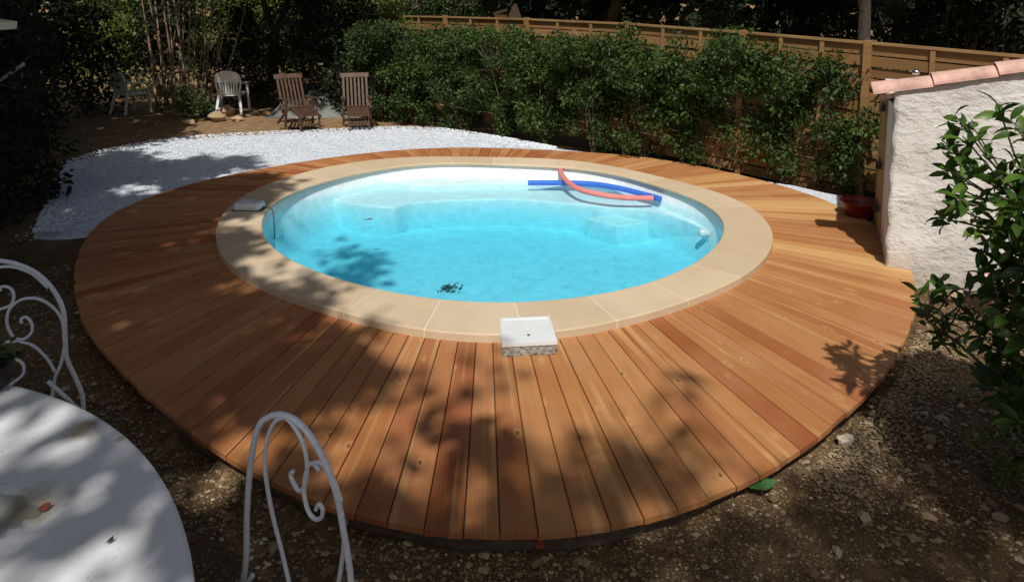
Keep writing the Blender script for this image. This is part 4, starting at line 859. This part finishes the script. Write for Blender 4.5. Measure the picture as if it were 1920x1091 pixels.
# visible trunk that forks, behind the deckchairs
def forked():
    base = at(514, 196, GZ); e = empty('tree', base, 'dark tree forking into two limbs behind the left deckchair', 'tree'); d = base.y; mb = MB()
    f = atd(516, 62, d); mb.tube(spline([base-Vector((0, 0, .1)), atd(512, 130, d), f], 6), list(np.linspace(.15, .10, 13)), 10)
    mb.tube(spline([f, atd(500, 25, d), atd(486, -40, d), atd(470, -200, d)], 5), list(np.linspace(.08, .05, 16)), 8)
    mb.tube(spline([f, atd(532, 25, d), atd(552, -40, d+.2), atd(585, -200, d+.3)], 5), list(np.linspace(.085, .05, 16)), 8)
    mb.build('trunk', MAT['bark'], e, smooth=True)
    nc = 50; cs = rng.normal(0, 1, (nc, 3))*[1.1, 1.0, .6]+np.array([base.x, base.y-.6, 4.2]); k = rng.integers(0, nc, 6000); leaves('crown', cs[k]+rng.normal(0, 1, (6000, 3))*.25, .13, LM['mid'], e)
forked()
# understorey behind: big shrubs, all in the shade of the tree crowns above
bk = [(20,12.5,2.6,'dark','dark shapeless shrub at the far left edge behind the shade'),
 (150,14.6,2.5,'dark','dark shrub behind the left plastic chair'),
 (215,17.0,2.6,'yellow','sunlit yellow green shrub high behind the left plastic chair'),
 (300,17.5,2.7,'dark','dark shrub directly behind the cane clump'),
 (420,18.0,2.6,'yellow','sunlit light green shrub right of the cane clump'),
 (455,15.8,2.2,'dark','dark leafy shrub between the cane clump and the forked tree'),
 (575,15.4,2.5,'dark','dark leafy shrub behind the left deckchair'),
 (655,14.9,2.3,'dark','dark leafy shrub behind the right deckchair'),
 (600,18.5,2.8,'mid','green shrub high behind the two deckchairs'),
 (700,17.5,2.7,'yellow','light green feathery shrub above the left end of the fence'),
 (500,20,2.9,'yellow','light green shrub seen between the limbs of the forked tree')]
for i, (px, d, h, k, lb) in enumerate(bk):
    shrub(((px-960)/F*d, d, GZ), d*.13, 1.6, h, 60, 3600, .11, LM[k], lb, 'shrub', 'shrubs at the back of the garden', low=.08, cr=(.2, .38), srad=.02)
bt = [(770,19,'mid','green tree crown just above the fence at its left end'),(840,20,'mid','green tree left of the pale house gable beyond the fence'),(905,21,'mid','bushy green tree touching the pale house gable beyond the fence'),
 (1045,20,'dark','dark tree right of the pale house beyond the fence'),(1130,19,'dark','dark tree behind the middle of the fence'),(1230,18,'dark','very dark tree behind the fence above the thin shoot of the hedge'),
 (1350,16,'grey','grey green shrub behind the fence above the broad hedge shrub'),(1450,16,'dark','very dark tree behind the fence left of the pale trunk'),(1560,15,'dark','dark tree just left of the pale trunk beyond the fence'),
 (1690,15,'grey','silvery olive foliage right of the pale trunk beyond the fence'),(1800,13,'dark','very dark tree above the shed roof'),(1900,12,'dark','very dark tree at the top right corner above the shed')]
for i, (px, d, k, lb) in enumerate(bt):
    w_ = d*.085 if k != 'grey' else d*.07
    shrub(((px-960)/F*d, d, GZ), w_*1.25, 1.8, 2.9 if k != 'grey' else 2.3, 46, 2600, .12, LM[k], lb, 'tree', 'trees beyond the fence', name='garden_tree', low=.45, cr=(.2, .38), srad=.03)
tree(1612, 12.5, .15, 6, 1.8, 3.0, 5000, .2, LM['canopy'], 'tree with a pale grey trunk standing just beyond the fence near the shed', bark='pale_bark', dy=-1.6)
# far wall of woodland that reads as one mass
def wood():
    C = []
    for _ in range(15000):
        t = rng.uniform(-1.0, 1.0); C.append((t*36+rng.normal(0, .5), 27-7*abs(t)+rng.uniform(0, 4), rng.uniform(-.1, 6.5)))
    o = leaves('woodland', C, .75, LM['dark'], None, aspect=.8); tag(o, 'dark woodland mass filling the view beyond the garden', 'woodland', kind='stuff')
wood()
# pale house gable far beyond the fence
e = empty('distant_house', (.1, 24, 0), 'small cream house gable peeping over the fence between the trees', 'house')
mb = MB(); A = atd(952, 34, 17.5); B = atd(978, 34, 17.5); Cc = atd(966, 8, 17.5); e.location = ((A.x+B.x)/2, 17.5, 0)
v = [Vector((A.x, 17.5, 0)), Vector((B.x, 17.5, 0)), Vector((B.x, 17.5, B.z)), Vector((Cc.x+.04, 17.5, Cc.z)), Vector((Cc.x-.04, 17.5, Cc.z)), Vector((A.x, 17.5, A.z))]; v += [p+Vector((0, 1.4, 0)) for p in v]
mb.add(v, [(0, 1, 2, 3, 4, 5), (11, 10, 9, 8, 7, 6)]+[(i, 6+i, 6+(i+1) % 6, (i+1) % 6) for i in range(6)]); mb.build('gable_wall', MAT['cream_wall'], e)
mb = MB(); mb.bar(Vector((A.x-.35, 17.7, A.z+.10)), Vector((A.x-.02, 17.7, A.z+.20)), 1.2, .06); mb.build('roof', MAT['terracotta'], e); mb = MB(); mb.bar(Vector((A.x-.33, 17.8, 0)), Vector((A.x-.03, 17.8, 0)), 1.0, (A.z+.08)*2); mb.build('side_wall', MAT['cream_wall'], e)
# dark conifer and hut eave at the left edge
shrub((-6.15, 7.6, GZ), 1.9, 2.4, 2.5, 110, 9000, .10, LM['dark'], 'dense almost black evergreen bush at the left edge beside the gravel', 'bush', name='evergreen_bush', low=.02, cr=(.2, .34), srad=.02)
shrub((-5.2, 5.4, GZ), 1.2, 1.6, 1.1, 40, 2600, .09, LM['dark'], 'low dark bush in the shade left of the deck', 'bush', name='evergreen_bush', low=.02, cr=(.15, .28), srad=.012)
shrub((-8.3, 10.4, GZ), 2.4, 2.4, 2.6, 110, 8000, .11, LM['dark'], 'tall dark bush at the left edge behind the evergreen', 'bush', name='evergreen_bush', low=.02, cr=(.2, .36), srad=.02)
hp_ = atd(-38, 45, 5.2); e = empty('garden_hut', (hp_.x-.5, 5.2, GZ), 'corner of a dark hut with a pale tiled eave at the top left edge', 'hut')
mb = MB(); mb.bar(hp_+Vector((-.95, 0, .14)), hp_+Vector((.10, 0, -.02)), .5, .06); mb.build('roof', MAT['cream_wall'], e); mb = MB(); mb.box((hp_.x-.75, 5.3, 1.0), (.9, .5, 2.1)); mb.build('wall', MAT['hutwood'], e)
mb = MB(); mb.tube([at(95, 262, GZ)+Vector((0, -4.2, 0)), atd(45, 120, at(95, 262, GZ).y-4.2)], .018, 6); 
tag(mb.build('garden_stake', MAT['pale_bark'], loc=at(95, 262, GZ)+Vector((0, -4.2, 0))), 'thin grey stake leaning against the dark bush at the left', 'stake')

# ------------------------------------------------------------------ unseen overhead tree crowns, leaves placed to throw the dappled shade
# blobs in photo pixels on the ground plane: (cx, cy, rx, ry, density)
SH = [(290,640,160,130,1.0),(200,560,100,150,1.0),(250,430,150,80,1.0),(400,380,130,55,.85),(330,520,140,80,1.0),(480,350,65,32,.85),(440,470,50,45,.8),(545,540,70,30,.45),(500,575,70,40,.9),(420,610,90,50,.9),(560,600,60,35,.85),(480,660,110,45,.85),(620,690,90,38,.95),(710,730,75,32,.95),(660,625,50,20,.6),(400,740,110,50,.8),(560,760,90,35,.6),(350,700,90,60,.9),
 (925,700,34,28,.8),(875,745,50,16,.75),(830,770,34,20,.7),(905,835,60,26,.7),(815,835,40,24,.65),(760,905,80,42,.75),(880,920,60,30,.6),(990,900,55,50,.75),(1120,900,70,55,.9),(1080,950,90,35,.9),(900,970,190,32,.9),(1180,870,50,50,.9),(1285,745,24,34,.9),(1280,800,40,40,.9),(1240,850,55,45,.95),(1230,920,80,45,.9),(1340,930,60,30,.8),(680,930,90,35,.7),(560,880,70,30,.5),
 (150,330,80,50,.9),(230,310,70,35,.75),(300,320,70,25,.7),(380,310,55,20,.7),(445,303,28,14,.85),(130,400,90,50,.95),(480,310,20,8,.5),
 (640,430,55,45,.45),(670,520,40,40,.45),(590,470,40,45,.5)]
LIT = [(255,403,28,8),(305,462,32,9),(415,408,22,8),(235,538,35,11),(178,565,26,16),(168,590,22,14),(400,495,50,12),(440,540,60,14),(385,683,60,14),(350,690,50,12),(290,735,36,12),(480,605,50,15),(230,590,20,8),(300,610,24,8),(235,405,18,5),(290,470,30,8),(540,640,45,15),(480,720,60,14),(360,700,40,10),(450,425,40,14),(470,500,30,10),(110,350,20,8),(120,437,60,8)]
LT = [(200,812,110,24),(40,800,60,20),(285,845,60,22),(30,872,70,20),(150,882,65,30),(235,900,85,15),(165,935,55,40),(50,1025,90,25),(120,990,60,20),(330,880,18,10)]
def dens(x, y):
    tx, ty = x-SX*.85, y-SY*.85
    if math.hypot(tx-TC[0], ty-TC[1]) < tr:
        px, py = proj(tx, ty, .75); return .05 if any(((px-a)/c)**2+((py-b)/d)**2 < 1 for a, b, c, d in LT) else .45
    px, py = proj(x, y, 0)
    if y < .6: return .8
    # regions outside the deck
    g = 0
    if -200 < px < 2200 and py < 1300:
        for cx, cy, rx, ry, d in SH:
            q = ((px-cx)/rx)**2+((py-cy)/ry)**2
            if q < 1: g = max(g, d*min(1, (1-q)*2.5))
        for cx, cy, rx, ry in LIT:
            if ((px-cx)/rx)**2+((py-cy)/ry)**2 < 1: g *= .06
    # far left darkness
    if px < 135+np.interp(py, [0, 440, 620, 800], [60, 10, 0, 80]) and py > 250: g = max(g, 1 if not (250 < py < 438 and px > 95) else .7)
    if py < np.interp(px, [-400, 0, 140, 340, 341], [330, 330, 285, 255, 0]): g = max(g, 1)
    if y > 14.3 and px < 720: g = max(g, .6 if px > 120 else 1) if y < 16 else (0 if px > 150 else 1)
    r = math.hypot(x-PC[0], y-PC[1]); t = math.atan2(y-PC[1], x-PC[0])
    if r > rDO(t)+.02 and y < 6:
        if 130 < px < 700: g = max(g, .93 if not (330 < px < 470 and 840 < py < 930) and not (20 < px < 160 and 590 < py < 640) else .3)
        elif px >= 700: g = max(g, .92 if py > np.interp(px, [700, 1150, 1300, 1450, 1600, 1700, 1920], [1000, 1015, 1000, 960, 870, 760, 700]) else .15)
    if x < -.6 and y < 2.4: g = max(g, .7)
    return g
def canopy(name, label, trunk_base, crown_pt, pred, hlo, hhi, N, L, seed):
    r_ = np.random.default_rng(seed); e = empty(name, trunk_base, label, 'tree'); tb = Vector(trunk_base); cp_ = Vector(crown_pt); mb = MB()
    pts = spline([tb-Vector((0, 0, .1)), tb.lerp(cp_, .5)+Vector((.1, -.1, .3)), cp_], 6); mb.tube(pts, list(np.linspace(.24, .13, len(pts))), 12)
    P = []; tries = 0; twigs = []
    while len(P) < N and tries < N*12:
        tries += 1; x, y = pred(r_)
        if r_.random() > dens(x, y)**2.4: continue
        h = r_.uniform(hlo, hhi); c = np.array([x-SX*h, y-SY*h, h])
        if c[2] < 2.45: continue
        k = 5; P += list(c+r_.normal(0, L*.6, (k, 3)))
        if r_.random() < .02: twigs.append(Vector(c))
    hubs = [cp_]
    for c in sorted(twigs, key=lambda q: (q-cp_).length)[:240]:
        hb = min(hubs, key=lambda q: (q-c).length)
        if (hb-c).length < .25: continue
        mb.tube([hb, hb.lerp(c, .5)+Vector((0, 0, .06)), c], [.03 if hb is cp_ else .014, .012, .006], 5); hubs.append(c)
    mb.build('trunk', MAT['bark'], e); leaves('crown', P, L*1.5, LM['canopy'], e, aspect=.6)
canopy('shade_tree', 'broad tree left of the deck whose crown shades the left side', (-5.0, 1.6, GZ), (-5.2, 1.8, 3.6), lambda r: (r.uniform(-7, -.9), r.uniform(2.2, 10.5)), 6.0, 9.0, 34000, .13, 1)
canopy('shade_tree', 'tree behind the viewpoint whose crown dapples the front of the deck', (.6, -2.6, GZ), (.5, -2.0, 4.4), lambda r: (r.uniform(-1.6, 4.4), r.uniform(1.0, 4.6)), 7.5, 10.5, 6500, .13, 2)
canopy('shade_tree', 'tree behind the table whose crown dapples the table top', (-3.2, -1.8, GZ), (-2.9, -1.4, 3.8), lambda r: (r.uniform(-3.2, -.2), r.uniform(.9, 4.6)), 5.0, 8.0, 1100, .15, 3)
canopy('shade_tree', 'unseen tree added at the back left, its crown darkens the far corner', (-12.2, 10.0, GZ), (-11.5, 9.8, 3.8), lambda r: (r.uniform(-14, -4), r.uniform(8.5, 19)), 3.2, 6.5, 26000, .17, 4)  # tree added out of view to darken the far left
# tree crowns added above the view to keep the undergrowth beyond the fence dark
def wedge(name, label, base, x0, x1, y0, y1, z0, z1, N, L):
    e = empty(name, base, label, 'tree'); b = Vector(base); mb = MB(); top = Vector(((x0+x1)/2, (y0+y1)/2, z0+.5)); mb.tube(spline([b, b.lerp(top, .6), top], 5), list(np.linspace(.2, .1, 11)), 10)
    for k in range(8): q = Vector((rng.uniform(x0, x1), rng.uniform(y0, y1), rng.uniform(z0, z1))); mb.tube([top, top.lerp(q, .5)+Vector((0, 0, .2)), q], [.07, .05, .02], 6)
    mb.build('trunk', MAT['bark'], e); c = np.array([(rng.uniform(x0, x1), rng.uniform(y0, y1), rng.uniform(z0, z1)) for _ in range(N)]); leaves('crown', c, L, LM['canopy'], e, aspect=.7)
wedge('added_shade_tree', 'added tree whose crown above the view darkens the right background beyond the fence', (10.5, 14.5, GZ), 2.5, 13, 10.6, 15.5, 3.4, 6, 9000, .32)
wedge('added_shade_tree', 'added tree whose unseen crown darkens the growth beyond the middle of the fence', (2.2, 19.5, GZ), -1.0, 7, 14.2, 19, 3.3, 6.5, 8000, .32)
wedge('added_shade_tree', 'added tree whose unseen crown darkens the shrubs behind the forked tree', (-5.2, 21, GZ), -7.2, -2.5, 13.0, 15.8, 3.0, 5, 3500, .3)
